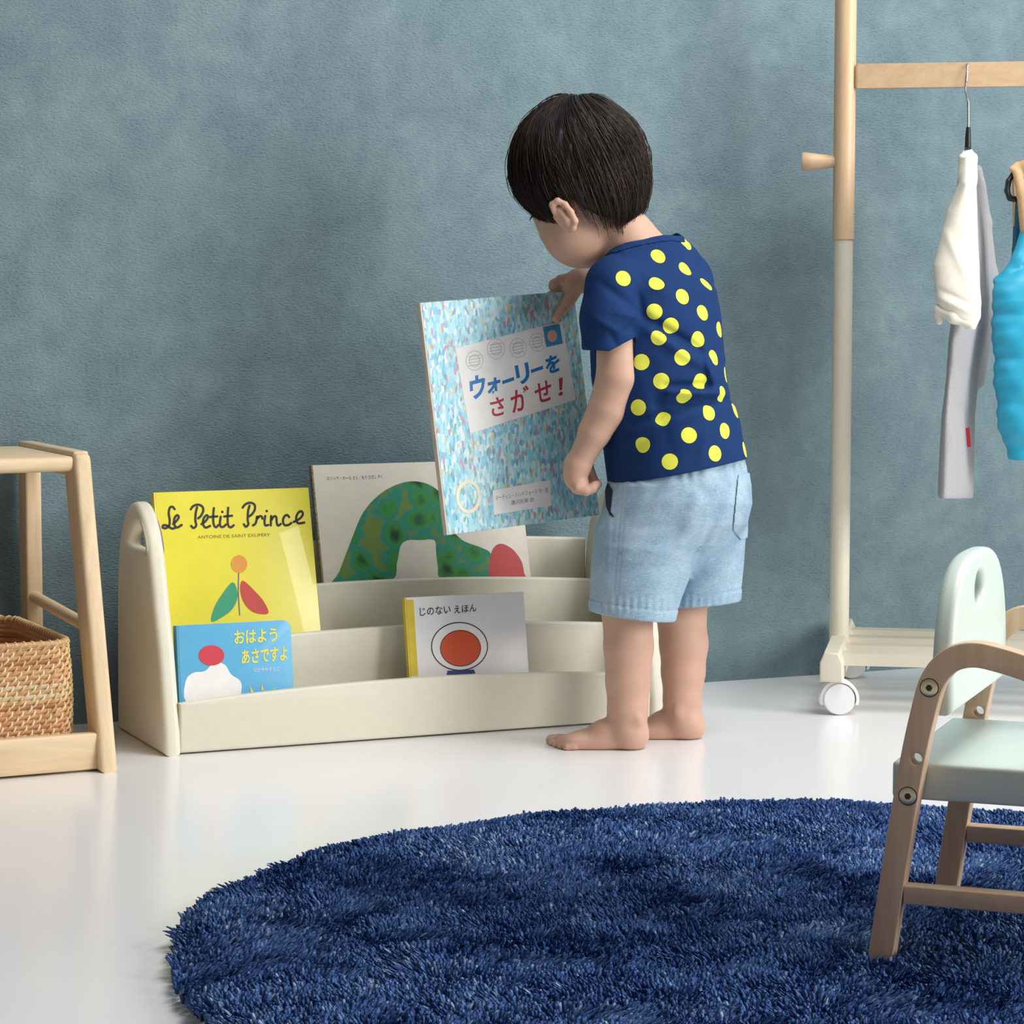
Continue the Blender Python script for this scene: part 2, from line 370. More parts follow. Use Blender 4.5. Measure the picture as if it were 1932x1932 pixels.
# yellow book
yel = mat('yellow_gloss_cover', 'ebdf48', .28, var=.02, coat=.3); 
bk = shelf_book('picture_book', 'large yellow picture book with black handwritten title at left of the rack', 'book', (606, 1195), 582, .222, .284, .014, 14.2, 3.443, .0625, yel, mat('yellow_spine', 'd3b92a', .35), group='picture books on the rack')
Q = lambda pts: [(200+x/3.22, 850+y/3.22) for x, y in pts]
L_ = [[(417, 356), (404, 342), (388, 348), (381, 380), (387, 425), (383, 458), (362, 472), (345, 468), (348, 455), (370, 456), (400, 474), (420, 470)],
      [(408, 446), (428, 428), (442, 405), (432, 393), (416, 412), (414, 445), (430, 468), (460, 452)],
      [(553, 345), (545, 380), (543, 425), (548, 455), (532, 471), (517, 458)], [(515, 357), (530, 338), (558, 329), (584, 340), (591, 365), (578, 395), (560, 412)],
      [(580, 447), (604, 430), (620, 405), (611, 393), (594, 412), (589, 445), (604, 468), (632, 458)],
      [(655, 350), (651, 400), (654, 448), (668, 466), (684, 452)], [(632, 404), (676, 400)],
      [(697, 402), (692, 440), (698, 463), (714, 463), (728, 450)], [(706, 372), (707, 374)],
      [(742, 348), (739, 400), (741, 450), (756, 467), (776, 454)], [(718, 401), (766, 396)],
      [(872, 335), (863, 370), (861, 425), (865, 448), (850, 463), (837, 448)], [(830, 347), (848, 326), (878, 317), (902, 330), (904, 358), (888, 385), (870, 400)],
      [(893, 455), (910, 440), (918, 400), (921, 412), (934, 399), (947, 402), (950, 414)],
      [(967, 398), (963, 430), (968, 455), (986, 452)], [(976, 367), (977, 369)],
      [(1003, 398), (1001, 455)], [(1002, 428), (1018, 402), (1034, 404), (1037, 438), (1045, 456), (1062, 446)],
      [(1113, 405), (1100, 392), (1082, 403), (1075, 430), (1085, 453), (1108, 452), (1126, 440)],
      [(1140, 434), (1175, 415), (1196, 388), (1186, 369), (1166, 380), (1155, 412), (1166, 441), (1204, 438)]]
bk.stroke('title', [Q(p) for p in L_], .0033, black)
bk.text('author_line', 'ANTOINE DE SAINT EXUPÉRY', *[Q([p])[0] for p in ((556, 536), (998, 521), (555, 512))], ink('olive', '8a8420'), bold=.0)
gr = ink('green', '2f9a72'); rd = ink('red', 'c5433a'); pu = ink('violet', '6d6590'); og = ink('orange', 'e09a3a')
bk.fill('picture', [Q(smooth_path([(640, 1040), (655, 960), (700, 880), (770, 800), (800, 880), (770, 960), (710, 1010)], 5, True))], gr, .0003, label='green leaf shape')
bk.fill('picture', [Q(smooth_path([(985, 990), (900, 985), (840, 930), (815, 850), (830, 790), (900, 850), (960, 920)], 5, True))], rd, .0003, label='red leaf shape')
bk.fill('picture', [Q(circ(808, 690, 50, 54))], og, .0003, label='orange disc')
bk.stroke('picture_line', [Q([(806, 745), (804, 860), (812, 1000)])], .0016, pu, .0004)

# blue board book
blu = mat('sky_blue_cover', '63b4dd', .35, var=.02)
bb = shelf_book('board_book', 'small sky blue board book with yellow title in the lowest tier', 'book', (554, 1297), 549, .158, .147, .016, 7, 3.356, .023, blu, mat('blue_spine', '3f8fae', .4), board=True, group='picture books on the rack', radius=.012)
yt = ink('title_yellow', 'eee04a')
bb.text('title', 'おはよう', *[Q([p])[0] for p in ((780, 1178), (1040, 1160), (778, 1094))], yt, bold=.022)
bb.text('title', 'あさですよ', *[Q([p])[0] for p in ((824, 1300), (1102, 1275), (822, 1212))], yt, bold=.022)
bb.text('author_line', 'なかややすひこ', *[Q([p])[0] for p in ((898, 1346), (1050, 1338), (898, 1322))], white_i)
rr = ink('rose_red', 'cf3a4a')
bb.fill('picture', [Q(smooth_path([(484, 1525), (484, 1400), (530, 1350), (600, 1340), (655, 1290), (720, 1300), (760, 1360), (815, 1400), (822, 1460), (790, 1525), (620, 1545)], 4, True))], white_i, .0003, label='white cloud shape')
bb.fill('picture', [Q(circ(640, 1245, 78, 62))], rr, .0004, label='red disc')
for tri in ([(872, 1425), (895, 1468), (880, 1470)], [(945, 1418), (958, 1455), (942, 1458)], [(1042, 1435), (1015, 1450), (1005, 1449)]): bb.fill('picture', [Q(tri)], yt, .0005, label='yellow ray')

# large book with green arch
cream = mat('cream_matt_cover', 'e9e1d3', .6, var=.03)
cb = shelf_book('picture_book', 'wide cream picture book with a green arch on the cover, in the top tier', 'book', (1002, 1090), 992, .322, .245, .011, 15.8, 3.5215, .128, cream, mat('mottled_spine', '8c8467', .7, var=.6, nscale=300), group='picture books on the rack')
Q2 = lambda pts: [(580+x/2.841, 850+y/2.841) for x, y in pts]
def green_mat():
    t = NT('painted_green_paper'); v = t.coord(); a = t.noise(v, 30, 5, .65, 1.2); vo = t.n('ShaderNodeTexVoronoi'); t.l(v, vo.inputs[0]); vo.inputs['Scale'].default_value = 34
    f = t.math('ADD', t.math('MULTIPLY', a, .6), t.math('MULTIPLY', vo.outputs['Distance'], .6))
    t.l(t.ramp(f, [(.3, srgb('173f1c')), (.42, srgb('1f6b3a')), (.55, srgb('3f8f3a')), (.66, srgb('11897a')), (.78, srgb('6c8a3c'))]), t.b.inputs[0]); t.b.inputs['Roughness'].default_value = .6; return t.m
gm = green_mat()
arcp = smooth_path([(135, 735), (170, 650), (235, 480), (300, 330), (400, 225), (520, 170), (620, 172), (700, 215), (740, 290), (760, 400), (830, 480), (930, 520), (985, 560), (990, 690), (730, 690), (700, 620), (690, 540), (680, 480), (600, 480), (540, 480), (500, 510), (480, 600), (440, 700)], 5, True)
cb.fill('picture', [Q2(arcp)], gm, .0003)
cb.fill('picture', [Q2(smooth_path([(985, 690), (980, 580), (1000, 520), (1040, 500), (1100, 530), (1145, 590), (1160, 650), (1155, 690)], 6, True))], ink('apple_red', 'c2403e'), .0004)
cb.text('author_line', 'エリック・カール さく', *[Q2([p])[0] for p in ((104, 160), (270, 156), (103, 140))], ink('grey', '6a6256'), bold=.0)
cb.text('author_line', '／もり ひさし やく', *[Q2([p])[0] for p in ((276, 156), (402, 150), (276, 134))], ink('grey', '6a6256'), bold=.0)

# white book with round orange picture
whc = mat('white_gloss_cover', 'f3f2f2', .3, var=.01)
wb = shelf_book('picture_book', 'small square white picture book with yellow spine and orange disc, in the lowest tier', 'book', (998, 1267), 988, .178, .17, .01, 9.8, 3.3585, .0225, whc, mat('yellow_cloth_spine', 'd9bf22', .5), group='picture books on the rack')
wb.fill('picture', [Q2([(527, 800), (568, 800), (594, 1210), (555, 1210)])], mat('yellow_cloth_spine', 'd9bf22', .5), .0002)
wb.text('title', 'じのない', *[Q2([p])[0] for p in ((603, 888), (768, 873), (601, 843))], black, bold=.008)
wb.text('title', 'えほん', *[Q2([p])[0] for p in ((786, 874), (906, 862), (785, 833))], black, bold=.008)
wb.stroke('picture_line', [Q2(circ(815, 1050, 150, 128))], .0015, black, .0004, closed=True, sm=0)
wb.fill('picture', [Q2(circ(815, 1050, 149, 127))], ink('paper_white', 'f4f3f1'), .0003, label='white ring')
wb.fill('picture', [Q2(circ(820, 1060, 108, 96))], ink('vermilion', 'd5552f'), .0005, label='orange disc')
wb.stroke('picture_line', [Q2(circ(820, 1060, 108, 96))], .0010, black, .0006, closed=True, sm=0)
wb.fill('picture', [Q2([(750, 1180), (892, 1174), (906, 1215), (746, 1215)])], ink('navy', '2c4a7c'), .0007, label='navy block')

# ================================================================== CHILD
D0 = 3.56
def lerp3(a, b, t): return np.array(a)*(1-t)+np.array(b)*t
ANG = math.atan2(.74, .67)   # side axis (-.67,-.74) in (u,w)
floorv = lambda p: p[:, 1]-(1405-.175*p[:, 2])
hd_f = np.array([-.66, .50, .56]); hd_f /= np.linalg.norm(hd_f)
hd_s = np.array([-.65, .04, -.76]); hd_s -= hd_f*(hd_s@hd_f); hd_s /= np.linalg.norm(hd_s)
hd_u = np.cross(hd_f, hd_s); hd_u = hd_u if hd_u[1] < 0 else -hd_u
HC = np.array([1096, 312, 8.])
def HP(f, s, u): return HC+hd_f*f+hd_s*s+hd_u*u
AX = np.stack([hd_f, hd_s, hd_u])
def head(p):
    d = sd_ell(p, HC, (118, 100, 116), AX)
    d = smin(d, sd_ell(p, HP(52, 0, -62), (66, 76, 74), AX), 30)
    d = smin(d, sd_ell(p, (1082, 438, 2), (60, 60, 62)), 24)
    d = smin(d, sd_ell(p, (1056, 425, 58), (42, 50, 44)), 22)
    d = smin(d, sd_ell(p, (1104, 462, 20), (52, 44, 50)), 22)      # jaw
    d = smin(d, sd_ell(p, HP(100, 0, -108), (26, 30, 22), AX), 16) # chin
    nose = sd_chain(p, [(*HP(112, 0, -22), 8), (*HP(124, 0, -48), 11)]); d = smin(d, nose, 10)
    for q in (-1, 1): d = smin(d, sd_ell(p, HP(118, 9*q, -50), (8, 8, 6), AX), 5)
    d = smin(d, sd_ell(p, HP(116, 0, -74), (9, 22, 5), AX), 6); d = smin(d, sd_ell(p, HP(113, 0, -83), (9, 18, 6), AX), 5)
    for q in (-1, 1): d = smax(d, -sd_ell(p, HP(112, 34*q, -14), (14, 20, 10), AX), 10)
    d = smin(d, sd_chain(p, [(1013, 394, 18, 13), (1026, 424, 14, 13)]), 14)
    # ear
    e = sd_chain(p, [(1046, 400, -103, 5.5), (1042, 386, -107, 6), (1052, 379, -111, 6), (1066, 386, -113, 6), (1077, 400, -112, 6), (1085, 417, -107, 6), (1081, 430, -101, 6.5), (1076, 436, -94, 5)], 4)
    e2 = sd_chain(p, [(1056, 396, -104, 8), (1070, 414, -102, 9), (1074, 428, -97, 7)], 4)
    e3 = sd_chain(p, [(1052, 408, -92, 9), (1066, 424, -88, 9)], 4)
    e = smin(smin(e, e2, 2.5), e3, 5); return smin(d, e, 5)
def body_fn(p):
    d = head(p)
    neck = sd_chain(p, [(1148, 400, 2, 49), (1187, 450, 8, 50), (1226, 488, 8, 49)], 8); d = smin(d, neck, 16)
    tor = sd_loft(p, [(500, 1238, 10, 80, 50), (560, 1236, 8, 104, 78), (700, 1248, 6, 102, 100), (850, 1272, 6, 102, 102), (960, 1276, 4, 100, 100), (1035, 1262, 4, 56, 56)], ANG)
    d = smin(d, tor, 30)
    d = smin(d, sd_cap(p, (1168, 545, -70), (1285, 530, 82), 44, 44), 26)
    # near (left) arm and hand
    la = sd_chain(p, [(1162, 555, -84, 42), (1163, 640, -90, 38), (1166, 712, -92, 41), (1146, 770, -86, 37), (1122, 815, -78, 31), (1104, 852, -70, 24.5)], 5)
    d = smin(d, la, 10)
    hnd = smin(sd_chain(p, [(1104, 850, -70, 24), (1091, 876, -66, 24), (1086, 900, -62, 21)], 10), sd_ell(p, (1085, 889, -60), (22, 34, 26)), 8)
    hnd = smin(hnd, sd_ell(p, (1094, 917, -62), (18, 17, 24)), 8)
    fg = []
    for i, (w0, l) in enumerate(((-80, .88), (-65, 1.0), (-51, 1.03), (-38, .95))):
        fg.append(sd_chain(p, [(1090, 921-i, w0, 9.6), (1090+18*l, 926-i*1.5, w0+1, 9.4), (1090+31*l, 922-i*1.5, w0+4, 8.8), (1090+37*l, 915-i, w0+7, 8)], 4))
    for q in fg: hnd = smin(hnd, q, 3)
    th = sd_chain(p, [(1098, 872, -44, 11), (1113, 890, -33, 9.5), (1121, 905, -30, 8)], 4); hnd = smin(hnd, th, 4)
    d = smin(d, hnd, 6)
    # far (right) arm and hand on the book corner
    ra = sd_chain(p, [(1288, 535, 84, 40), (1222, 585, 172, 34), (1160, 560, 168, 28), (1116, 532, 142, 23)], 14); d = smin(d, ra, 10)
    rh = smin(sd_chain(p, [(1116, 531, 142, 23), (1090, 530, 126, 22), (1080, 541, 120, 20)], 8), sd_ell(p, (1078, 540, 114), (18, 24, 18)), 6)
    rh = smin(rh, sd_chain(p, [(1084, 552, 106, 12), (1073, 568, 98, 11.5), (1061, 584, 93, 10), (1049, 600, 88, 9)], 4), 5)
    rh = smin(rh, sd_chain(p, [(1078, 524, 118, 11), (1058, 528, 114, 9.5), (1044, 536, 108, 8.6), (1042, 541, 106, 8)], 3), 3)
    for i in range(3):
        rh = smin(rh, sd_chain(p, [(1080, 536+i*13, 132+i*2, 10.5), (1058-i*1, 545+i*14, 134, 9), (1040+i*3, 556+i*14, 130, 8.5)], 3), 3)
    d = smin(d, rh, 6)
    # legs
    ll = sd_chain(p, [(1222, 960, -48, 64), (1190, 1090, -46, 55), (1184, 1155, -46, 48), (1186, 1220, -44, 46.5), (1185, 1285, -44, 42), (1184, 1340, -44, 37.5), (1188, 1375, -44, 33)], 7)
    rl = sd_chain(p, [(1318, 960, 56, 58), (1290, 1090, 64, 52), (1286, 1160, 66, 46), (1290, 1215, 68, 45.5), (1289, 1268, 68, 41), (1287, 1322, 68, 35.5), (1292, 1360, 68, 32)], 7)
    lf = sd_ell(p, (1191, 1390, -44), (33, 30, 30))
    lf = smin(lf, sd_chain(p, [(1180, 1378, -42, 32), (1140, 1386, -34, 26), (1100, 1396, -24, 19)], 16), 14)
    lf = smin(lf, sd_ell(p, (1120, 1402, -46), (58, 17, 18)), 14); lf = smin(lf, sd_ell(p, (1083, 1400, -24), (34, 17, 36)), 14)
    for (tu, tv, tw, r) in ((1041, 1396, 12, 12.5), (1043, 1402, -9, 8.8), (1050, 1405, -26, 8.6), (1059, 1408, -42, 8.6), (1070, 1410, -57, 9)):
        lf = smin(lf, sd_chain(p, [(tu+26, tv-2, tw*.8, r*.75), (tu+13, tv-1, tw, r*.82), (tu, tv+1, tw, r*.94)], 3), 1.3)
    lf = smin(lf, sd_ell(p, (1205, 1362, -73), (8, 10, 5)), 8)
    rf = sd_ell(p, (1300, 1372, 68), (31, 28, 30))
    rf = smin(rf, sd_chain(p, [(1286, 1360, 70, 31), (1252, 1368, 82, 25), (1212, 1378, 94, 18)], 16), 14); rf = smin(rf, sd_ell(p, (1196, 1382, 96), (34, 16, 34)), 14)
    rf = smin(rf, sd_ell(p, (1240, 1384, 66), (60, 17, 18)), 12)
    for (tu, tv, tw, r) in ((1152, 1376, 126, 12), (1153, 1382, 110, 9), (1157, 1386, 95, 8.5), (1163, 1389, 81, 8.5), (1172, 1392, 68, 9)):
        rf = smin(rf, sd_chain(p, [(tu+30, tv-2, tw-2, r), (tu, tv, tw, r)], 3), 3.5)
    rf = smin(rf, sd_ell(p, (1279, 1345, 36), (8, 10, 5)), 8)
    ll = smax(smin(ll, lf, 12), floorv(p), 3); rl = smax(smin(rl, rf, 12), floorv(p), 3)
    return smin(d, np.minimum(ll, rl), 14)
def skin_material():
    t = NT('skin'); v = t.coord(); n = t.noise(v, 14, 3, .5)
    t.l(t.ramp(n, [(.3, (.575, .35, .255)), (.7, (.64, .41, .305))]), t.b.inputs[0]); t.b.inputs['Roughness'].default_value = .5; t.b.inputs['Specular IOR Level'].default_value = .35
    t.b.inputs['Subsurface Weight'].default_value = .25; t.b.inputs['Subsurface Radius'].default_value = (1, .4, .22); t.b.inputs['Subsurface Scale'].default_value = .006
    t.bump(t.noise(v, 700, 2), .05, .0005); return t.m
person = thing('person', 'barefoot toddler in navy shirt with yellow dots and denim shorts, holding a book', 'person', onz(1215, 1405))
skin = skin_material()
implicit('body', body_fn, (930, 170, -150), (1400, 1430, 230), 2.6, skin, person, D0)
eyem = mat('eye_dark', '20140f', .15)
for q in (-1, 1):
    b = MB(); c = px_to_world([HP(101, 33*q, -16)], D0)[0]; b.lathe([(.0085*math.sin(math.pi*k/12)+1e-5, .0085*math.cos(math.pi*k/12)) for k in range(13)], c, (0, 0, 1), 16); b.build('eye', eyem, person)
b = MB(); b.tube([px_to_world([q], D0)[0] for q in ((1008, 402, 4), (1004, 408, 6), (1001, 412, 8), (999, 416, 10))], [.0016, .0014, .001, .0004], 6); b.build('eyelashes', eyem, person)
# ---- shirt
def hemv(p): return 913-(p[:, 0]-1140)*.178+np.clip(1-((p[:, 0]-1270)/150)**2, 0, 1)*8*np.sign(-p[:, 2]+20)
RID = [((1212, 598), (1330, 668), -9, 12), ((1230, 625), (1345, 700), 7, 14), ((1165, 480), (1218, 600), -4, 10), ((1200, 500), (1265, 560), 3, 16), ((1262, 740), (1352, 742), 9, 8), ((1255, 728), (1350, 726), -7, 8),
       ((1240, 765), (1398, 752), -7, 10), ((1200, 820), (1320, 775), 6, 13), ((1190, 800), (1290, 770), -6, 10), ((1260, 840), (1400, 795), 3, 18), ((1225, 690), (1262, 850), -3, 16), ((1290, 560), (1350, 620), -3, 20), ((1330, 660), (1352, 740), 7, 9), ((1372, 690), (1380, 740), -7, 8), ((1170, 880), (1230, 820), -3, 14), ((1320, 870), (1335, 820), 3, 12)]
def shirt_base(p):
    d = sd_loft(p, [(470, 1236, 10, 66, 46), (510, 1238, 8, 100, 70), (545, 1242, 6, 120, 100), (600, 1239, 4, 128, 119), (665, 1240, 2, 128, 126), (710, 1245, 0, 130, 130), (760, 1254, 0, 132, 132), (850, 1273, 0, 134, 135), (960, 1290, 0, 138, 138)], ANG)
    sh = sd_chain(p, [(1166, 530, -62, 50), (1230, 494, 8, 52), (1289, 532, 76, 54)], 14)
    d = smin(d, sh, 26)
    d = smin(d, sd_chain(p, [(1182, 500, -30, 36), (1235, 470, 15, 36), (1262, 466, 38, 30), (1285, 492, 50, 35)], 10), 18)
    rs = smax(sd_chain(p, [(1288, 530, 84, 54), (1238, 580, 160, 50)], 10), -(p[:, 2]*-1+150)*0+(p[:, 2]-168), 4); d = smin(d, rs, 16)
    f = np.zeros(len(p), np.float32)
    for a, b_, amp, sg in RID: f += 1.35*amp*ridge(p, a, b_, sg*.92)
    return d-f*(p[:, 2] < 40)
def sleeve_base(p):
    d = sd_chain(p, [(1158, 538, -72, 55), (1150, 600, -88, 54), (1150, 690, -94, 52)], 14)
    f = 5*ridge(p, (1120, 600), (1190, 640), 9)-6*ridge(p, (1160, 640), (1205, 605), 8)-5*ridge(p, (1135, 535), (1205, 590), 9)+5*ridge(p, (1165, 590), (1210, 600), 7)-4*ridge(p, (1150, 628), (1165, 655), 6)
    return d-f
def cuffv(p): return p[:, 1]-(663-np.clip(p[:, 0]-1150, 0, 80)*.55+np.clip(1150-p[:, 0], 0, 60)*-.05)
def shirt_fn(p):
    s = np.maximum(sleeve_base(p), cuffv(p)-0); sb = sleeve_base(p)
    bse = shirt_base(p); o = smin(bse, s, 9); i = smin(bse, sb, 9)+6
    d = np.maximum(o, -i); d = np.maximum(d, p[:, 1]-hemv(p))
    d = np.maximum(d, np.where((p[:, 0] < 1212) & (p[:, 2] < -56+0*p[:, 0]) & (sb < bse), cuffv(p), -1e3))
    d = np.maximum(d, p[:, 2]-168)
    return np.maximum(d, -np.maximum(below(p), rad_neck(p)-78))
def below(p): return (p[:, 1]-(465-.33*(p[:, 0]-1210)+.30*(p[:, 2]-5)))*.92
def rad_neck(p): return np.hypot(p[:, 0]-1210, p[:, 2]-5)
def collar_fn(p):
    bse = shirt_base(p)-2.6
    return np.maximum(np.maximum(bse, -(bse+8)), np.maximum(np.maximum(-below(p)-1, below(p)-14), rad_neck(p)-84))
DOTZ = [(1060, 150), (857, 245), (1052, 340), (605, 405), (847, 443), (1208, 448), (1034, 540), (1181, 658), (830, 647), (950, 752), (1303, 780), (1150, 850), (862, 835), (1034, 983), (735, 1017), (1347, 1110), (880, 1155), (1160, 1158), (1325, 1250), (1047, 1272), (711, 1348), (1420, 1370), (1227, 1385), (893, 1432), (1345, 1518), (1083, 1550), (747, 1620), (1272, 1683), (942, 1743), (1490, 1655), (1262, 985), (268, 682)]
def dot_material(pts, r, loc):
    t = NT('navy_jersey_with_yellow_dots'); c = t.n('ShaderNodeTexCoord').outputs['Object']; cur = None
    for q in pts:
        v = t.n('ShaderNodeVectorMath', operation='DISTANCE'); t.l(c, v.inputs[0]); v.inputs[1].default_value = tuple(np.array(q)-np.array(loc))
        cur = v.outputs['Value'] if cur is None else t.math('MINIMUM', cur, v.outputs['Value'])
    base = t.ramp(t.noise(c, 900, 2), [(.3, srgb('17325f')), (.7, srgb('1c3b6c'))])
    m1 = t.n('ShaderNodeMix', data_type='RGBA'); t.l(t.math('LESS_THAN', cur, r+.0007), m1.inputs[0]); t.l(base, m1.inputs[6]); m1.inputs[7].default_value = (*srgb('101c28'), 1)
    m2 = t.n('ShaderNodeMix', data_type='RGBA'); t.l(t.math('LESS_THAN', cur, r), m2.inputs[0]); t.l(m1.outputs[2], m2.inputs[6]); m2.inputs[7].default_value = (*srgb('e9ec5a'), 1)
    t.l(m2.outputs[2], t.b.inputs[0]); t.b.inputs['Roughness'].default_value = .85; t.b.inputs['Specular IOR Level'].default_value = .15
    t.bump(t.noise(c, 1600, 1), .12, .0004); return t.m
so = implicit('shirt', shirt_fn, (1060, 415, -170), (1450, 935, 190), 2.1, None, person, D0, smooth=4)
navy = mat('navy_jersey', '1a3765', .85, spec=.15)
implicit('collar', collar_fn, (1090, 415, -120), (1320, 560, 120), 2.2, navy, so, D0)
# dots: centres found by casting from the photograph's viewpoint on to the shirt surface, plus a scatter on the unseen side
from mathutils.bvhtree import BVHTree
me = so.data; W = ROOTW[so]; bv = BVHTree.FromPolygons([W @ v.co for v in me.vertices], [tuple(p.vertices) for p in me.polygons])
dots = []
for (zx, zy) in DOTZ:
    u, v = 1020+zx/3.865, 420+zy/3.865; d = Vector(ray(u, v)).normalized(); h = bv.ray_cast(Vector(C0), d)
    if h[0] is None: h = bv.find_nearest(Vector(P(u, v, D0*1.02)))
    dots.append(h[0])
far = 0
for k in range(400):
    p = px_to_world([(random.uniform(1120, 1400), random.uniform(540, 890), 400)], D0)[0]; h = bv.ray_cast(Vector(p), Vector(tuple(-F)))
    if h[0] is not None and all((h[0]-q).length > .038 for q in dots): dots.append(h[0]); far += 1
    if far >= 22: break
me.materials.append(dot_material(dots, .0108, ROOTW[so].translation))
# ---- shorts
def shorts_fn(p, off=0):
    pel = sd_loft(p, [(840, 1284, 2, 116, 116), (890, 1282, 0, 125, 125), (915, 1280, 0, 133, 133), (950, 1277, 0, 139, 137), (990, 1272, 0, 134, 132), (1030, 1262, 0, 112, 110), (1060, 1255, 0, 84, 82), (1085, 1250, 0, 50, 50)], ANG)
    nl = sd_loft(p, [(920, 1250, -36, 92, 92), (1000, 1229, -44, 108, 92), (1060, 1214, -50, 99, 90), (1100, 1205, -50, 92, 88), (1150, 1195, -50, 84, 86), (1190, 1190, -50, 80, 84)], .1)
    fl = sd_loft(p, [(920, 1318, 46, 88, 86), (1000, 1324, 58, 84, 84), (1060, 1324, 60, 80, 80), (1100, 1323, 62, 77, 78), (1190, 1318, 64, 75, 76)], .1)
    o = smin(smin(pel, nl, 22), smin(pel, fl, 16), 5)
    ys = p[:, 1]; n1 = p[:, 2] < 12
    f = 2.6*np.sin(p[:, 0]*.20+2.2*np.sin(p[:, 0]*.063)+p[:, 2]*.08)*np.exp(-((ys-880)/26)**2)+.9*np.sin(p[:, 0]*.45+p[:, 1]*.02)*np.exp(-((ys-1140)/16)**2)
    for a, b_, amp, sg in [((1150, 910), (1146, 1120), 2.2, 6), ((1304, 1070), (1345, 985), -6, 9), ((1345, 985), (1372, 920), -5, 11), ((1330, 900), (1285, 1040), 5, 16), ((1330, 960), (1262, 1120), -3, 14), ((1200, 960), (1290, 930), 3, 14), ((1180, 1000), (1320, 985), -2.5, 10), ((1130, 1030), (1260, 1042), 2.5, 9), ((1150, 1080), (1270, 1060), -3, 12), ((1160, 1120), (1260, 1085), 3, 12), ((1320, 1060), (1390, 1000), -4, 14), ((1300, 900), (1345, 950), -3, 12), ((1310, 1110), (1385, 1070), 3, 12), ((1250, 900), (1215, 965), -2.5, 12)]:
        f = f+amp*ridge(p, a, b_, sg)
    return o-f*np.clip((60-p[:, 2])/60, 0, 1), n1
def hem_shorts(p):
    near = 1146+(p[:, 0]-1112)*.13; far_ = 1149-(p[:, 0]-1262)*.07; m = sd_loft(p, [(920, 1246, -36, 92, 92), (1190, 1190, -50, 82, 86)], .15) < sd_loft(p, [(920, 1318, 46, 88, 86), (1190, 1328, 66, 65, 76)], .1)
    return np.where(m, near, far_)-.1*p[:, 2]
def shorts_shell(p):
    o, _ = shorts_fn(p); hv = hem_shorts(p); o = o-1.2*(p[:, 1] > hv-22)+1.6*np.exp(-((p[:, 1]-hv+23)/2.2)**2)+1.2*ridge(p, (1175, 905), (1158, 1120), 2.5)+1.0*ridge(p, (1182, 905), (1165, 1120), 2)
    return np.maximum(np.maximum(o, -(o+6)), np.maximum(p[:, 1]-hv, 850-p[:, 1]))
def denim_material():
    t = NT('light_blue_chambray'); v = t.coord(); v2 = t.coord((60, 60, 900)); v3 = t.coord((900, 900, 60)); a = t.noise(v2, 2.4, 2); b_ = t.noise(v3, 2.4, 2); c = t.noise(v, 18, 5, .6)
    f = t.math('ADD', t.math('ADD', t.math('MULTIPLY', a, .35), t.math('MULTIPLY', b_, .35)), t.math('MULTIPLY', c, .4))
    t.l(t.ramp(f, [(.36, srgb('6b88a2')), (.52, srgb('8fabc0')), (.68, srgb('b4c8d6'))]), t.b.inputs[0]); t.b.inputs['Roughness'].default_value = .85; t.b.inputs['Specular IOR Level'].default_value = .2
    t.bump(f, .25, .0006); return t.m
den = denim_material()
sho = implicit('shorts', shorts_shell, (1080, 840, -170), (1450, 1190, 190), 2.4, den, person, D0)
def poly_sd(p, poly):
    P2 = np.array(poly, np.float32); x, y = p[:, 0], p[:, 1]; d = np.full(len(p), 1e9, np.float32); ins = np.zeros(len(p), bool)
    for i in range(len(P2)):
        a, b_ = P2[i-1], P2[i]; ba = b_-a; q = p[:, :2]-a; t = np.clip(q@ba/(ba@ba), 0, 1); d = np.minimum(d, np.linalg.norm(q-t[:, None]*ba, axis=1))
        c = ((a[1] > y) != (b_[1] > y)) & (x < (b_[0]-a[0])*(y-a[1])/(b_[1]-a[1]+1e-9)+a[0]); ins ^= c
    return np.where(ins, -d, d)
POCK = [(1393, 896), (1440, 886), (1430, 1008), (1398, 1019), (1383, 1000)]
implicit('back_pocket', lambda p: np.maximum(np.maximum(shorts_fn(p)[0]-3.5, -(shorts_fn(p)[0]+1)), np.maximum(poly_sd(p, POCK), p[:, 2]-60)), (1370, 875, -150), (1450, 1030, 90), 1.6, den, sho, D0)
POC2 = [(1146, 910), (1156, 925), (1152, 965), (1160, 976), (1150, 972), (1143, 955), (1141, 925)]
implicit('side_pocket_shade', lambda p: np.maximum(np.maximum(shorts_fn(p)[0]-1.5, -(shorts_fn(p)[0]+1)), np.maximum(poly_sd(p, POC2), p[:, 2]-20)), (1130, 900, -150), (1175, 990, 30), 1.2, mat('painted_slit_shade', '16243a', .9), sho, D0, label='side pocket slit, its shade painted dark')  # dark patch on the cloth paints the shade inside the pocket slit
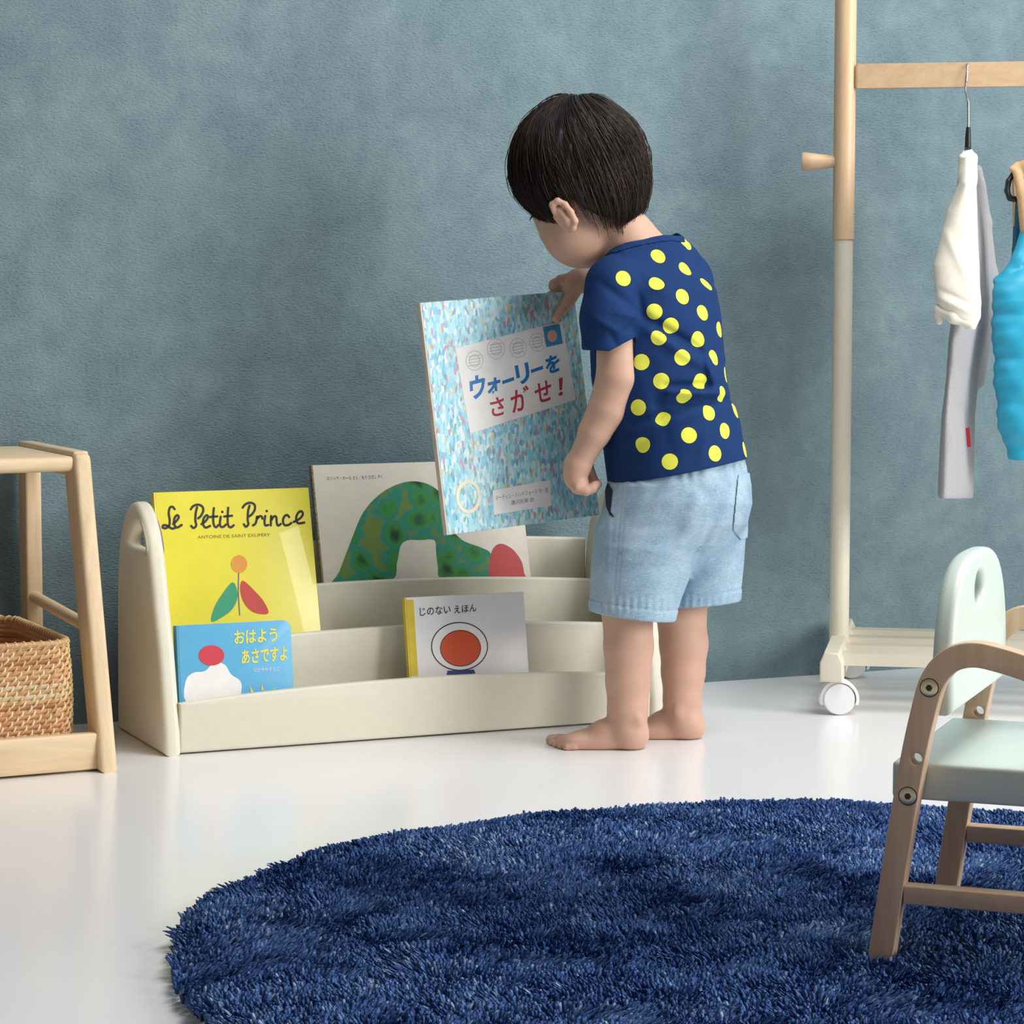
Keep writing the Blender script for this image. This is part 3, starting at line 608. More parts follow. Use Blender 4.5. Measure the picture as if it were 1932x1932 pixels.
# ---- hair
HT = np.array([(176, 1092, 2), (180, 1092, 22), (186, 1091, 42), (194, 1090, 60), (207, 1091, 80), (225, 1091, 101), (250, 1091, 117), (280, 1091, 127.5), (310, 1091, 132), (340, 1093, 132.5), (370, 1096, 125), (392, 1101, 113), (415, 1108, 95), (430, 1114, 80)])
def hs(v): return np.interp(v, HT[:, 0], HT[:, 1]), np.interp(v, HT[:, 0], HT[:, 2])
def vend(u, wv):
    e = np.interp(u, [950, 1000, 1020, 1043, 1050, 1072, 1086, 1100, 1125, 1150, 1190, 1215, 1240], [392, 400, 406, 414, 388, 378, 386, 398, 410, 418, 414, 410, 400])
    t = np.clip((wv-25)/35, 0, 1)*np.clip((1110-u)/40, 0, 1); return e*(1-t)+346*t
def hair_fn(p):
    uc, a = hs(p[:, 1]); q = p.copy(); k0 = np.sqrt(((p[:, 0]-uc)/a)**2+((p[:, 2]-4)/(a*.93))**2); d = (k0-1)*a*.8
    d = np.maximum(d, 181-p[:, 1]); f = 1.8*np.sin(np.arctan2(p[:, 2]-4, p[:, 0]-uc)*26+p[:, 1]*.03)
    return smax(d-f+2, p[:, 1]-vend(p[:, 0], p[:, 2])+5, 6)
V, Qf = surface_nets(hair_fn, (940, 170, -140), (1240, 440, 150), 3.2)
HV = [px_to_world(V, D0)]; HF = [Qf[:, ::-1]]; off = len(V)
def lock(a): return math.sin(a*9+1.3*math.sin(a*5))+.5*math.sin(a*23+2)
ns = 7500; nseg = 9; SV = np.zeros((ns, nseg, 3, 3)); 
for i in range(ns):
    ph0 = random.uniform(-math.pi, math.pi); t0 = random.uniform(0, .82)**.8 if random.random() < .8 else 0; t1 = min(1.03, t0+random.uniform(.25, .6)); up = random.uniform(-1, 3.6)
    jag = random.gauss(-1, 9); curl = random.gauss(0, .05); sw = math.radians(58)+lock(ph0)*.25; fly = random.random() < .025; jag += 9*lock(ph0*1.7+3); up += 1.5*lock(ph0*2.3+1)
    pts = []
    for k in range(nseg):
        t = t0+(t1-t0)*k/(nseg-1); ph = ph0-sw*math.sin(ph0)*t+curl*t*3
        g = 1-math.cos(math.pi/2*t*1.02); ve = 400
        for _ in range(2):
            v = 181+(ve+jag-181)*min(g, 1.02); uc, a = hs(v); a -= 2; uu = uc+a*math.cos(ph); ww = 4+a*.93*math.sin(ph); ve = float(vend(uu, ww))
        e = up+(8*math.sin(math.pi*k/(nseg-1)) if fly else 0)-(2.5 if k == 0 else 0); uu += e*math.cos(ph); ww += e*math.sin(ph); v -= e*(1-min(1, a/110)) + 0
        pts.append((uu, v, ww))
    pts = np.array(pts); T = np.gradient(pts, axis=0); T /= np.linalg.norm(T, axis=1)[:, None]+1e-9
    a_ = np.cross(T, [0.3, .2, 1.]); a_ /= np.linalg.norm(a_, axis=1)[:, None]+1e-9; b_ = np.cross(T, a_)
    rr_ = random.uniform(.6, 1.4)*np.linspace(1, .25, nseg)
    for c in range(3): SV[i, :, c] = pts+rr_[:, None]*(math.cos(c*2.094)*a_+math.sin(c*2.094)*b_)
HV.append(px_to_world(SV.reshape(-1, 3), D0))
bi = (np.arange(ns)*nseg*3)[:, None, None]; kk = (np.arange(nseg-1)*3)[None, :, None]; cc = np.arange(3)[None, None, :]; c2 = (cc+1) % 3
q = np.stack([bi+kk+cc, bi+kk+c2, bi+kk+3+c2, bi+kk+3+cc], -1).reshape(-1, 4)+off; HF.append(q)
def hair_material():
    t = NT('dark_brown_hair'); a = t.n('ShaderNodeAttribute'); a.attribute_name = 'tone'; t.l(t.ramp(a.outputs['Fac'], [(0, (.006, .0035, .0025)), (.4, (.018, .0095, .006)), (.8, (.06, .034, .022)), (1, (.13, .08, .06))]), t.b.inputs[0])
    t.b.inputs['Roughness'].default_value = .42; t.b.inputs['Specular IOR Level'].default_value = .36; return t.m
hme = mesh_from(np.concatenate(HV), np.concatenate(HF)); ta = hme.attributes.new('tone', 'FLOAT', 'POINT')
ta.data.foreach_set('value', np.concatenate([np.full(off, .2), np.repeat(np.clip(np.random.default_rng(2).beta(1.6, 3, ns), 0, 1), nseg*3)]).astype(np.float32)); link('hair', hme, hair_material(), person, 0)

# ================================================================== HELD BOOK
def crowd_material():
    t = NT('busy_speckled_cover'); v = t.coord((1, 1, .42)); vo = t.n('ShaderNodeTexVoronoi'); t.l(v, vo.inputs[0]); vo.inputs['Scale'].default_value = 300
    sep = t.n('ShaderNodeSeparateColor'); t.l(vo.outputs['Color'], sep.inputs[0])
    pal = t.ramp(sep.outputs[0], [(0, srgb('7fcbe4')), (.22, srgb('b6e6f0')), (.44, srgb('55aed6')), (.52, srgb('f4f6f2')), (.7, srgb('d8506a')), (.76, srgb('9fd8e8')), (.84, srgb('7a6a78')), (.87, srgb('e6cf5a')), (.92, srgb('2f7fa8')), (.97, srgb('58a878'))]); pal.node.color_ramp.interpolation = 'CONSTANT'
    n = t.noise(t.coord((1, 1, .35)), 160, 4, .7); m = t.n('ShaderNodeMix', data_type='RGBA'); t.l(t.math('MULTIPLY', n, .9), m.inputs[0]); t.l(pal, m.inputs[6]); m.inputs[7].default_value = (*srgb('a8d8e4'), 1)
    t.l(m.outputs[2], t.b.inputs[0]); t.b.inputs['Roughness'].default_value = .4; return t.m
TLp = P(811, 583, D0*(1-42/FOC)); wr = 140; TRp = P(1094, 536, D0*(1+128/FOC)); BLp = P(834, 1023, D0*(1-50/FOC))
ex = TRp-TLp; ey = TLp-BLp; WB = np.linalg.norm(ex); HB = np.linalg.norm(ey); ex /= WB; ey = ey-ex*(ey@ex)*.0
ez = np.cross(ex, ey/np.linalg.norm(ey)); ez /= np.linalg.norm(ez)
ey = ey/np.linalg.norm(ey); ey_o = np.cross(ez, ex); 
# right angles at the corners: share the skew between both edges
mid = ex+np.cross(ey, ez); ex2 = mid/np.linalg.norm(mid); ey2 = np.cross(ez, ex2); cen = (TLp+TRp)/2+(BLp-TLp)/2
O = cen-ex2*WB/2-ey2*HB/2
wl = Book('picture_book', 'large book with a busy speckled blue cover held up by the toddler', 'book', O, ex2, ey2, WB, HB, .010, crowd_material(), mat('pale_spine', 'cfc7bb', .6, var=.1))
Q3 = lambda pts: [(780+x/3.513, 500+y/3.513) for x, y in pts]
card = ink('card_white', 'ecebe8')
wl.fill('title_card', [Q3([(277, 551), (985, 372), (1076, 893), (375, 1118)])], card, .0003)
wl.fill('stamp', [Q3([(856, 410), (968, 392), (990, 520), (880, 545)])], ink('stamp_blue', '3f8fc0'), .0005)
wl.fill('stamp', [Q3(circ(918, 470, 32, 40))], ink('stamp_pink', 'd9a79c'), .0006)
gy = ink('postmark_grey', 'a9a9a6')
for (x, y, r) in ((404, 634, 56), (546, 556, 58), (692, 550, 55), (820, 512, 52)):
    wl.stroke('postmark', [Q3(circ(x, y, r, r*1.15)), Q3(circ(x, y, r*.6, r*.7))], .0006, gy, .0004, closed=True, sm=0)
    wl.stroke('postmark', [Q3([(x-r*.7, y-4+k*20), (x+r*.7, y-18+k*20)]) for k in (-1, 0, 1, 2)], .0007, gy, .00045, sm=0)
tb = ink('title_blue', '2277b8'); tr = ink('title_red', 'bb3a4c')
for ch, q0 in (('ウ', ((378, 900), (482, 872), (368, 745))), ('ォ', ((492, 868), (580, 845), (484, 760))), ('ー', ((590, 792), (668, 765), (586, 768))), ('リ', ((690, 800), (780, 775), (668, 668))), ('ー', ((780, 718), (860, 690), (776, 694))), ('を', ((880, 732), (975, 700), (868, 612)))):
    wl.text('title', ch, *[Q3([p])[0] for p in q0], tb, bold=.038)
for ch, q0 in (('さ', ((520, 1012), (612, 988), (502, 888))), ('が', ((655, 985), (780, 948), (635, 830))), ('せ', ((812, 925), (922, 892), (796, 790))), ('！', ((962, 870), (990, 862), (962, 752)))):
    wl.text('title', ch, *[Q3([p])[0] for p in q0], tr, bold=.018)
wl.fill('author_card', [Q3([(524, 1494), (905, 1424), (914, 1594), (534, 1656)])], card, .0003)
wl.text('author_line', 'マーティン・ハンドフォード 作・絵', *[Q3([p])[0] for p in ((545, 1562), (895, 1506), (541, 1528))], ink('print_grey', '8a8a8c'), z=.0005)
wl.text('author_line', '唐沢則幸 訳', *[Q3([p])[0] for p in ((648, 1592), (800, 1568), (645, 1562))], ink('print_grey', '8a8a8c'), z=.0005)
wl.stroke('ring', [Q3(circ(364, 1535, 72, 100))], .005, ink('ring_cream', 'e5e0c4'), .0004, closed=True, sm=0)

# ================================================================== SIDE TABLE (left)
LW = ('d9bb93', 'ead3ae')
wx, wy, wz = (wood('pale_wood_'+n, *LW, i) for i, n in enumerate(('across', 'deep', 'upright')))
st = thing('side_table', 'pale wooden A-frame side table with lower tray, cut off by the left edge', 'side table', (.6, 3.42, 0))
PV = Vector((.834, 3.25, 0)); RT = Matrix.Translation(PV) @ Matrix.Rotation(math.radians(3), 4, 'Z') @ Matrix.Translation(-PV)
XL = .34; RT = Matrix.Translation((.004, 0, 0)) @ RT
for xr in (.823, XL):
    b = MB(); yb, yt_ = 3.268, 3.366
    me_ = [(3.246, 0), (3.292, 0), (3.39, .37), (3.388, .392), (3.36, .404), (3.347, .402), (3.343, .395)]
    b.mesh(curve_mesh([me_], .023, .006, RT @ frame((xr+.0115, 0, 0), Y, Z, X), 4)); b.build('leg', wz, st, 40)
    b = MB(); b.mesh(curve_mesh([[(3.575, 0), (3.612, 0), (3.612, .38), (3.575, .38)]], .023, .004, RT @ frame((xr+.0115, 0, 0), Y, Z, X), 3)); b.build('leg', wz, st, 40)
    MB().box((xr+.001, 3.352, .372), (xr+.022, 3.612, .406), RT, .003).build('side_rail', wy, st, 40)
    MB().tube([RT @ Vector((xr+.0115, 3.325, .178)), RT @ Vector((xr+.0115, 3.59, .192))], .0085, 16).build('dowel', wy, st, 50)
MB().box((XL+.02, 3.347, .380), (.826, 3.605, .400), RT, .007).build('tabletop', wx, st, 40)
MB().box((XL+.02, 3.262, .003), (.826, 3.278, .05), RT, .003).build('tray_rail', wx, st, 40)
MB().box((XL+.02, 3.578, .003), (.826, 3.594, .05), RT, .003).build('tray_rail', wx, st, 40)
MB().box((XL+.02, 3.277, .012), (.826, 3.579, .022), RT).build('tray_floor', wx, st, 40)

# ================================================================== BASKET
bs = thing('basket', 'square woven rattan basket standing on the tray of the side table', 'basket', (.64, 3.43, .022))
tans = [mat('rattan_'+n, c, .55, var=.12, nscale=120) for n, c in (('tan', 'c99a6e'), ('pink', 'c48a66'), ('brown', 'a9714c'), ('grey', 'cfc0a0'), ('honey', 'd2a878'))]
wrapm = [mat('rattan_wrap_pale', 'e6cc98', .5, var=.08), mat('rattan_wrap_gold', 'd3a768', .5, var=.08)]
def rr_path(k, out=0., n=9):
    # rounded square outline; k is 0 at bottom, 1 at top
    x0, x1, y0, y1, r = .43-.008*k, .801+.004*math.sin(k*3)-.003*k, 3.288-.0*k, 3.565, .03
    x0 -= out; x1 += out; y0 -= out; y1 += out; p = []
    for cx_, cy_, a0 in ((x1-r, y0+r, -90), (x1-r, y1-r, 0), (x0+r, y1-r, 90), (x0+r, y0+r, 180)):
        for i in range(n+1): a = math.radians(a0+90*i/n); p.append(np.array([cx_+r*math.cos(a), cy_+r*math.sin(a)]))
    return p
NR = 22; ZB = .024; HBK = .142
def resample(p, m):
    p = np.array(p+[p[0]]); s = np.concatenate([[0], np.cumsum(np.linalg.norm(np.diff(p, axis=0), axis=1))]); t = np.linspace(0, s[-1], m, endpoint=False)
    return np.stack([np.interp(t, s, p[:, 0]), np.interp(t, s, p[:, 1])], 1), s[-1]
rows = MB(); wr_ = MB(); random.seed(3)
for i in range(NR):
    k = i/(NR-1); z = ZB+.004+(HBK-.008)*k; pp, per = resample(rr_path(k), 200); mi = 3 if i in (11, 13) else random.choice([0, 0, 1, 1, 2, 4])
    if i >= NR-1: mi = 4
    pt = [(RT @ Vector((q[0], q[1], z+random.uniform(-.0003, .0003)))) for q in pp]; rows.tube(pt, .0036, 6, mi=mi, close=True, up=(0, 0, 1), asp=.6)
rows.build('woven_wall', tans, bs, 60)
Mw = 84
for i in range(0, NR-1):
    k = i/(NR-1); ph = .5*(i % 2)+.11*i+random.uniform(-.1, .1)
    fine, per = resample(rr_path(k, .0022), Mw*12)
    for j in range(Mw):
        c = (j+ph+random.uniform(-.12, .12))*12; pts = []
        for t in range(6):
            s_ = t/5; q = fine[int(c+(s_-.5)*7.5) % (Mw*12)]; inn = rr_path(k, -.0)[0]
            z = ZB+.001+(HBK-.008)*k+s_*.0125; bulge = math.sin(math.pi*s_)
            cen2 = np.array([.615, 3.43]); dr = q-cen2; dr = dr/np.linalg.norm(dr); q = q+dr*(-.0035+.0042*bulge)
            pts.append(RT @ Vector((q[0], q[1], z)))
        if pts[0][0] < .38: continue
        wr_.tube(pts, [.0010, .0015, .0018, .0018, .0015, .0010], 5, mi=0 if random.random() < .75 else 1)
wr_.build('wrapping_strand', wrapm, bs, 60)
b = MB(); pp, per = resample(rr_path(1, .0006), 200); zt = ZB+HBK-.001
b.tube([(RT @ Vector((q[0], q[1], zt))) for q in pp], .0042, 8, close=True, up=(0, 0, 1), mi=0); fine, per = resample(rr_path(1, .0006), 1200)
for j in range(110):
    c0 = j*1200/110; ring = []
    for t in range(9):
        a = 2*math.pi*t/8; q = fine[int(c0+t*.9) % 1200]; q2 = fine[int(c0+3) % 1200]; dr = q2-np.array([.615, 3.43]); dr /= np.linalg.norm(dr); q = q+dr*.0045*math.cos(a); ring.append(RT @ Vector((q[0], q[1], zt+.0045*math.sin(a))))
    b.tube(ring, .0015, 5, mi=1)
b.build('rim', [tans[0], wrapm[0]], bs, 60)
b = MB(); b.box((.44, 3.3, .0225), (.79, 3.555, .026), RT); b.build('basket_floor', tans[2], bs)

# ================================================================== CLOTHES RACK
LD = np.array([.834, -.552, 0]); FD = np.array([.552, .834, 0]); POLE = onz(1583, 1198, .092); POLE[2] = 0
ivr = mat('ivory_rack_paint', 'ddd5c1', .45, var=.02); beech = wood('beech_rail', 'd3b08a', 'e2c6a2', 0, .4); beechz = wood('beech_post', 'd3b08a', 'e2c6a2', 2, .4)
rack = thing('clothes_rack', 'clothes rack of beech and ivory wood on white casters, cut off at the right edge', 'clothes rack', POLE)
whp = mat('white_caster_plastic', 'e9e9ea', .35, var=.01); steel = mat('chromed_steel', 'c8c8c8', .22, metal=1, var=.02)
RL = .74
def RP(l, f, z): return POLE+LD*l+FD*f+Z*z
for (l, first) in ((0, True), (RL, False)):
    M = frame(RP(l, 0, 0), LD, FD, Z)
    b = MB(); pf = [(-.0165, .05), (.0165, .05), (.0165, .078), (.010, .093), (-.010, .093), (-.0165, .078)]
    b.mesh(curve_mesh([pf], .40, .003, frame(RP(l, -.005, 0), LD, Z, -FD), 3)); b.build('foot_bar', ivr, rack, 40)
    b = MB(); b.tube([RP(l, 0, .085), RP(l, 0, .69)], .0148, 28); b.build('post', ivr, rack, 50, label='ivory lower post')
    b = MB(); b.tube([RP(l, 0, .69), RP(l, 0, 1.25)], .0162, 28); b.build('post', beechz, rack, 50, label='beech upper post')
    b = MB(); s_ = -1 if first else 1; b.lathe([(.0095, .012), (.0095, .02), (.0125, .045), (.0145, .060), (.013, .0625), (.008, .063)], RP(l, 0, .806), LD*s_, 24); b.build('peg', beech, rack, 50)
    b = MB(); b.tube([RP(l, 0, .728)+LD*.012*-s_, RP(l, 0, .728)+LD*.0168*-s_], .004, 14, up=(0, 0, 1)); b.build('screw', steel, rack, 40)
    for ff in (-.185, .175):
        cp = RP(l, ff, 0)
        wc = cp+np.array([.010, -.003, .0237]) if True else cp
        b = MB(); ax = F*np.array([1, 1, 0]); ax /= np.linalg.norm(ax); ax = -ax
        b.lathe([(.002, -.012), (.0215, -.012), (.0235, -.009), (.0235, 0), (.0235, .009), (.0215, .012), (.002, .013)], wc, ax, 32)
        co = b.build('caster', whp, rack, 40)
        b = MB(); rgt = np.cross(ax, Z); n = 20; V = []; 
        for k in range(n+1):
            a = math.radians(-18+(216)*k/n)
            for rad, h in ((.0243, -.013), (.0285, -.011), (.0285, .011), (.0243, .013)):
                V.append(wc+rad*(math.cos(a)*rgt*-1+math.sin(a)*Z)+ax*h)
        Fq = [(k*4+c, k*4+(c+1) % 4, (k+1)*4+(c+1) % 4, (k+1)*4+c) for k in range(n) for c in range(4)]+[(0, 1, 2, 3), (n*4, n*4+1, n*4+2, n*4+3)]
        b.add(V, Fq); b.tube([wc*np.array([1, 1, 0])+Z*.030+(cp-wc)*np.array([1, 1, 0]), wc*np.array([1, 1, 0])+(cp-wc)*np.array([1, 1, 0])+Z*.047], .0075, 14); b.build('caster_hood', whp, co, 40)
        b = MB(); b.tube([cp*np.array([1, 1, 0])+Z*.045, cp*np.array([1, 1, 0])+Z*.053], .004, 12); b.build('caster_stem', steel, co, 40)
for ff, zz in ((-.148, .078), (-.06, .078), (.03, .078), (.12, .078)):
    b = MB(); b.mesh(curve_mesh([[(-.016, -.009), (.016, -.009), (.016, .009), (-.016, .009)]], RL-.02, .004, frame(RP(RL/2, ff, zz), FD, Z, LD), 3)); b.build('slat', ivr, rack, 40)
ZR = P(1640, 145, 1)  # rail height from its pixel
zr = onpl(1660, 144, POLE, FD)[2]
b = MB(); b.mesh(curve_mesh([[(-.012, -.018), (.012, -.018), (.012, .018), (-.012, .018)]], RL-.03, .005, frame(RP(RL/2, 0, zr), FD, Z, LD), 4)); b.build('hanging_rail', beech, rack, 40)

# ================================================================== SWEATSHIRT ON HANGER
blk = mat('black_hanger_plastic', '191a1e', .35)
def rail_at(u): return onpl(u, 144, POLE, FD)
hk = rail_at(1823); DS = float((hk-C0)@F)
hg = thing('clothes_hanger', 'thin steel hook hanger with black neck carrying the grey and cream sweatshirt', 'hanger', hk)
def W2(u, v, w_, D=DS): return px_to_world([(u, v, w_)], D)[0]
b = MB(); b.tube(smooth_path([W2(1826, 186, 22), W2(1823, 150, 30), W2(1822, 126, 22), W2(1825, 119, 0), W2(1826, 124, -20), W2(1823, 150, -26), W2(1822, 170, -18), W2(1826, 188, 0), W2(1827, 215, 0), W2(1826.5, 245, 0)], 6)[5:], .0019, 10); b.build('hook', steel, hg, 60)
b = MB(); b.tube([W2(1827, 240, 0), W2(1826.5, 255, 0), W2(1826, 282, 0)], [.0032, .0042, .0048], 14); b.build('neck', blk, hg, 60)
b = MB(); b.tube(smooth_path([W2(1820, 330, -130), W2(1824, 300, -60), W2(1826, 282, 0), W2(1832, 300, 60), W2(1836, 330, 130)], 5), .005, 10); b.build('shoulder_arm', blk, hg, 60)
sw = thing('sweatshirt', 'cream sleeved grey sweatshirt hanging edge-on from the rack rail', 'sweatshirt', W2(1815, 600, 0))
heather = mat('heather_grey_jersey', 'a8a7a9', .9, var=.1, nscale=500, bump=.2, bscale=900); creamc = mat('cream_fleece', 'ece6d6', .9, var=.03, nscale=80, bump=.12, bscale=600)
ANG2 = math.atan2(.984, .177)
def sw_body(p):
    d = sd_loft(p, [(300, 1829, 0, 40, 6), (345, 1830, 0, 130, 9), (450, 1832, 0, 150, 16), (560, 1834, 0, 152, 20), (620, 1828, 0, 150, 24), (700, 1817, 0, 140, 20), (780, 1808, 0, 132, 22), (860, 1805, 0, 130, 24), (925, 1803, 0, 128, 26), (941, 1803, 0, 127, 24)], ANG2)
    f = 3*ridge(p, (1795, 640), (1812, 760), 8)-3*ridge(p, (1815, 700), (1830, 900), 5)+2*ridge(p, (1800, 780), (1790, 930), 8)-2*ridge(p, (1785, 700), (1778, 920), 5)
    d = d-f
    fs = sd_chain(p, [(1842, 322, 130, 12), (1852, 420, 150, 18), (1862, 520, 150, 20), (1860, 600, 140, 18), (1846, 720, 130, 12)], 10)
    return smin(d, fs, 12)
implicit('body', sw_body, (1740, 290, -180), (1900, 960, 190), 3, heather, sw, DS)
def sw_sleeve(p):
    d = sd_loft(p, [(296, 1826, -60, 14, 60), (345, 1825, -130, 17, 50), (400, 1815, -158, 29, 26), (450, 1809, -166, 36, 22), (500, 1804, -170, 44, 22), (540, 1806, -172, 43, 22), (572, 1810, -172, 42, 22), (600, 1822, -172, 28, 20), (622, 1832, -172, 8, 12)], 0)
    top = sd_chain(p, [(1826, 291, 0, 12), (1827, 300, -60, 14), (1826, 335, -125, 16)], 10)
    d = smin(d, top, 12); d = d-(3*ridge(p, (1785, 440), (1835, 545), 9)-3*ridge(p, (1775, 548), (1845, 580), 5)+3*ridge(p, (1765, 560), (1845, 595), 6))
    return d
implicit('sleeve', sw_sleeve, (1740, 265, -215), (1870, 640, 20), 2.4, creamc, sw, DS, label='cream raglan sleeve')
implicit('cuff', lambda p: smin(sd_chain(p, [(1770, 582, -168, 9), (1800, 598, -178, 12), (1832, 612, -182, 9)], 8), sd_chain(p, [(1768, 590, -150, 8), (1772, 606, -148, 7)], 5), 5), (1740, 560, -205), (1860, 640, -120), 2.2, creamc, sw, DS, label='cream cuff')
b = MB(); q0, q1, q2, q3 = (W2(*q) for q in ((1822, 808, -148), (1829, 806, -152), (1832, 843, -152), (1825, 844, -148))); nrm = F*.0015
b.add([q0, q1, q2, q3, q0+nrm, q1+nrm, q2+nrm, q3+nrm], [(0, 1, 2, 3), (4, 5, 6, 7), (0, 1, 5, 4), (1, 2, 6, 5), (2, 3, 7, 6), (3, 0, 4, 7)]); b.build('tag', mat('red_tag', 'c8323a', .6), sw, 20, label='red fabric tag')

# ================================================================== VEST
hv = rail_at(1985); DV = float((hv-C0)@F)
vh = thing('clothes_hanger', 'black hanger holding the turquoise vest at the right edge', 'hanger', hv)
vt = thing('padded_vest', 'turquoise quilted vest with tan shoulder yoke, cut off at the right edge', 'vest', px_to_world([(1975, 700, 0)], DV)[0])
turq = mat('turquoise_nylon', '25a3c6', .45, var=.03, nscale=20, bump=.25, bscale=60); tanc = mat('tan_corduroy', 'c9a57c', .8, var=.08, nscale=200, bump=.3, bscale=600); teal = mat('dark_teal_lining', '135f7c', .6)
def vest_fn(p):
    bul = 4.5*np.abs(np.sin((p[:, 1]-505-.10*(p[:, 0]-1870))*math.pi/83))
    d = sd_loft(p, [(505, 1975, 0, 60, 34), (530, 1965, 0, 90, 46), (570, 1965, 0, 98, 56), (640, 1968, 0, 99, 58), (700, 1970, 0, 98, 58), (760, 1973, 0, 98, 56), (820, 1976, 0, 92, 52), (852, 1978, 0, 82, 44), (866, 1978, 0, 78, 40)], .35)
    d = d-bul*1.3+3-1.2*np.sin(p[:, 0]*.11)*np.cos(p[:, 1]*.09)-1.5*np.sin(p[:, 1]*.22+p[:, 0]*.03)*np.exp(-((p[:, 0]-1885)/25)**2)
    st_ = sd_chain(p, [(1882, 530, -10, 9), (1905, 520, -16, 14), (1925, 490, -14, 16), (1940, 440, -6, 16)], 8); st2 = sd_chain(p, [(2040, 534, -10, 12), (2028, 510, -12, 15), (2014, 480, -12, 16), (2005, 430, -6, 16)], 8)
    return smin(d, smin(st_, st2, 4), 8)
vb = implicit('body', vest_fn, (1845, 400, -90), (2110, 885, 90), 3, turq, vt, DV)
implicit('yoke', lambda p: smin(sd_chain(p, [(1908, 318, -10, 5), (1920, 314, 0, 8), (1940, 318, 0, 18), (1985, 302, 0, 16), (2022, 322, 0, 15), (2018, 380, -6, 14), (2006, 435, -8, 16)], 6), sd_chain(p, [(1918, 325, -12, 8), (1930, 365, -14, 12), (1940, 430, -10, 16)], 6), 6), (1885, 270, -60), (2070, 470, 60), 2.6, tanc, vt, DV, label='tan corduroy yoke')
implicit('lining', lambda p: sd_chain(p, [(1922, 380, 24, 10), (1919, 470, 26, 9), (1912, 520, 26, 10)], 5), (1890, 350, -5), (1950, 550, 60), 2.6, teal, vt, DV, label='dark teal back strap')
implicit('yoke', lambda p: sd_chain(p, [(1913, 330, 16, 4), (1914, 380, 20, 4), (1914, 425, 22, 4)], 3), (1895, 315, 0), (1930, 440, 45), 2, tanc, vt, DV, label='tan back yoke edge')
implicit('shoulder_arm', lambda p: sd_chain(p, [(1925, 318, 2, 5), (1912, 328, -2, 5), (1903, 342, -4, 5.5), (1900, 360, -4, 5.5), (1905, 374, -4, 5.5), (1916, 376, -2, 5.5), (1928, 374, 0, 5)], 2), (1885, 300, -25), (1945, 395, 25), 2, blk, vh, DV)
b = MB(); f2 = lambda u, v, w_: px_to_world([(u, v, w_)], DV)[0]
b.tube(smooth_path([f2(1985, 300, 0), f2(1985, 190, 0), f2(1984, 160, -24), f2(1985, 122, -22), f2(1985, 112, 0), f2(1985, 124, 22)], 6), .0019, 10); b.build('hook', steel, vh, 60)

# ================================================================== CHILD'S CHAIR
ca_ = math.radians(-44.5); FA = np.array([math.cos(ca_), math.sin(ca_), 0]); SA = np.array([-math.sin(ca_), math.cos(ca_), 0]); CO = onz(1640, 1812, .012)+np.array([0, 0, -.010])
chw = wood('chair_beech', 'dcb592', 'ebcdae', 2, .4); sage = mat('sage_paint', 'd0ded6', .38, var=.015)
ch = thing('armchair', 'small child chair with bent wood arms and pale sage seat, standing on the rug', 'chair', CO+FA*.15+SA*.15)
def CP(a, s, z): return CO+FA*a+SA*s+Z*z
cl = smooth_path([(.008, .0), (.022, .1), (.036, .19), (.046, .24), (.054, .268), (.068, .286), (.088, .293), (.112, .290), (.15, .279), (.20, .258), (.245, .232), (.272, .2), (.284, .15), (.296, .07), (.305, 0)], 8)
loop_out = offset_path(cl, .0225)
bz = CO[2]
def leg_frame(s0, holes):
    hl = [circ(a, z, .0052, n=20) for a, z in holes]
    return curve_mesh([loop_out]+hl, .020, .0015, frame(CP(0, s0+.010, 0), FA, Z, -SA), 3)
for s0 in (0, .283):
    lf_ = link('arm_frame', leg_frame(s0, [(.0405, .197)]), chw, ch, 40)
    MB().box((.030, s0+.001, .064), (.288, s0+.019, .081), frame(CO, FA, SA, Z), .0015).build('stretcher', wood('chair_beech_rail', 'dcb592', 'ebcdae', 0, .4), ch, 40)
brass = mat('zinc_bolt', 'e0d9b8', .35, metal=1, var=.1); dkm = mat('bolt_recess', '4a3420', .6)
for a, z in ((.0515, .262), (.0335, .163), (.279, .163)):
    for s0, sg in ((0, -1), (.303, 1)):
        b = MB(); o_ = CP(a, s0+sg*.0002, z); ax = SA*sg
        b.lathe([(.0078, 0), (.0078, .0007), (.0074, .0009), (.0045, .0011), (.0001, .0011)], o_, ax, 24); bo = b.build('bolt', brass, ch, 30)
        b = MB(); b.lathe([(.0086, -.0002), (.0086, .0003), (.0001, .0003)], o_, ax, 24); b.lathe([(.0031, .001), (.0031, .0015), (.0001, .0015)], o_, ax, 6); b.build('bolt_recess', dkm, bo, 30)
n = 44; bp = [(.021, .234), (.283, .234)]; hw = .131
for k in range(n+1):
    a = math.pi*k/n; cx_ = math.cos(a); sx_ = math.sin(a); bp.append((.152+hw*math.copysign(abs(cx_)**.62, cx_)*(1), .255+.117*sx_**.95))
hole = circ(.143, .337, .0225, .015, 30)
me_ = curve_mesh([bp, hole], .020, .007, frame(CP(.058, 0, 0), SA, Z, FA), 5); link('backrest', me_, sage, ch, 40)
MB().box((.014, .0205, .156), (.30, .2825, .190), frame(CO, FA, SA, Z), .004).build('seat', sage, ch, 40)

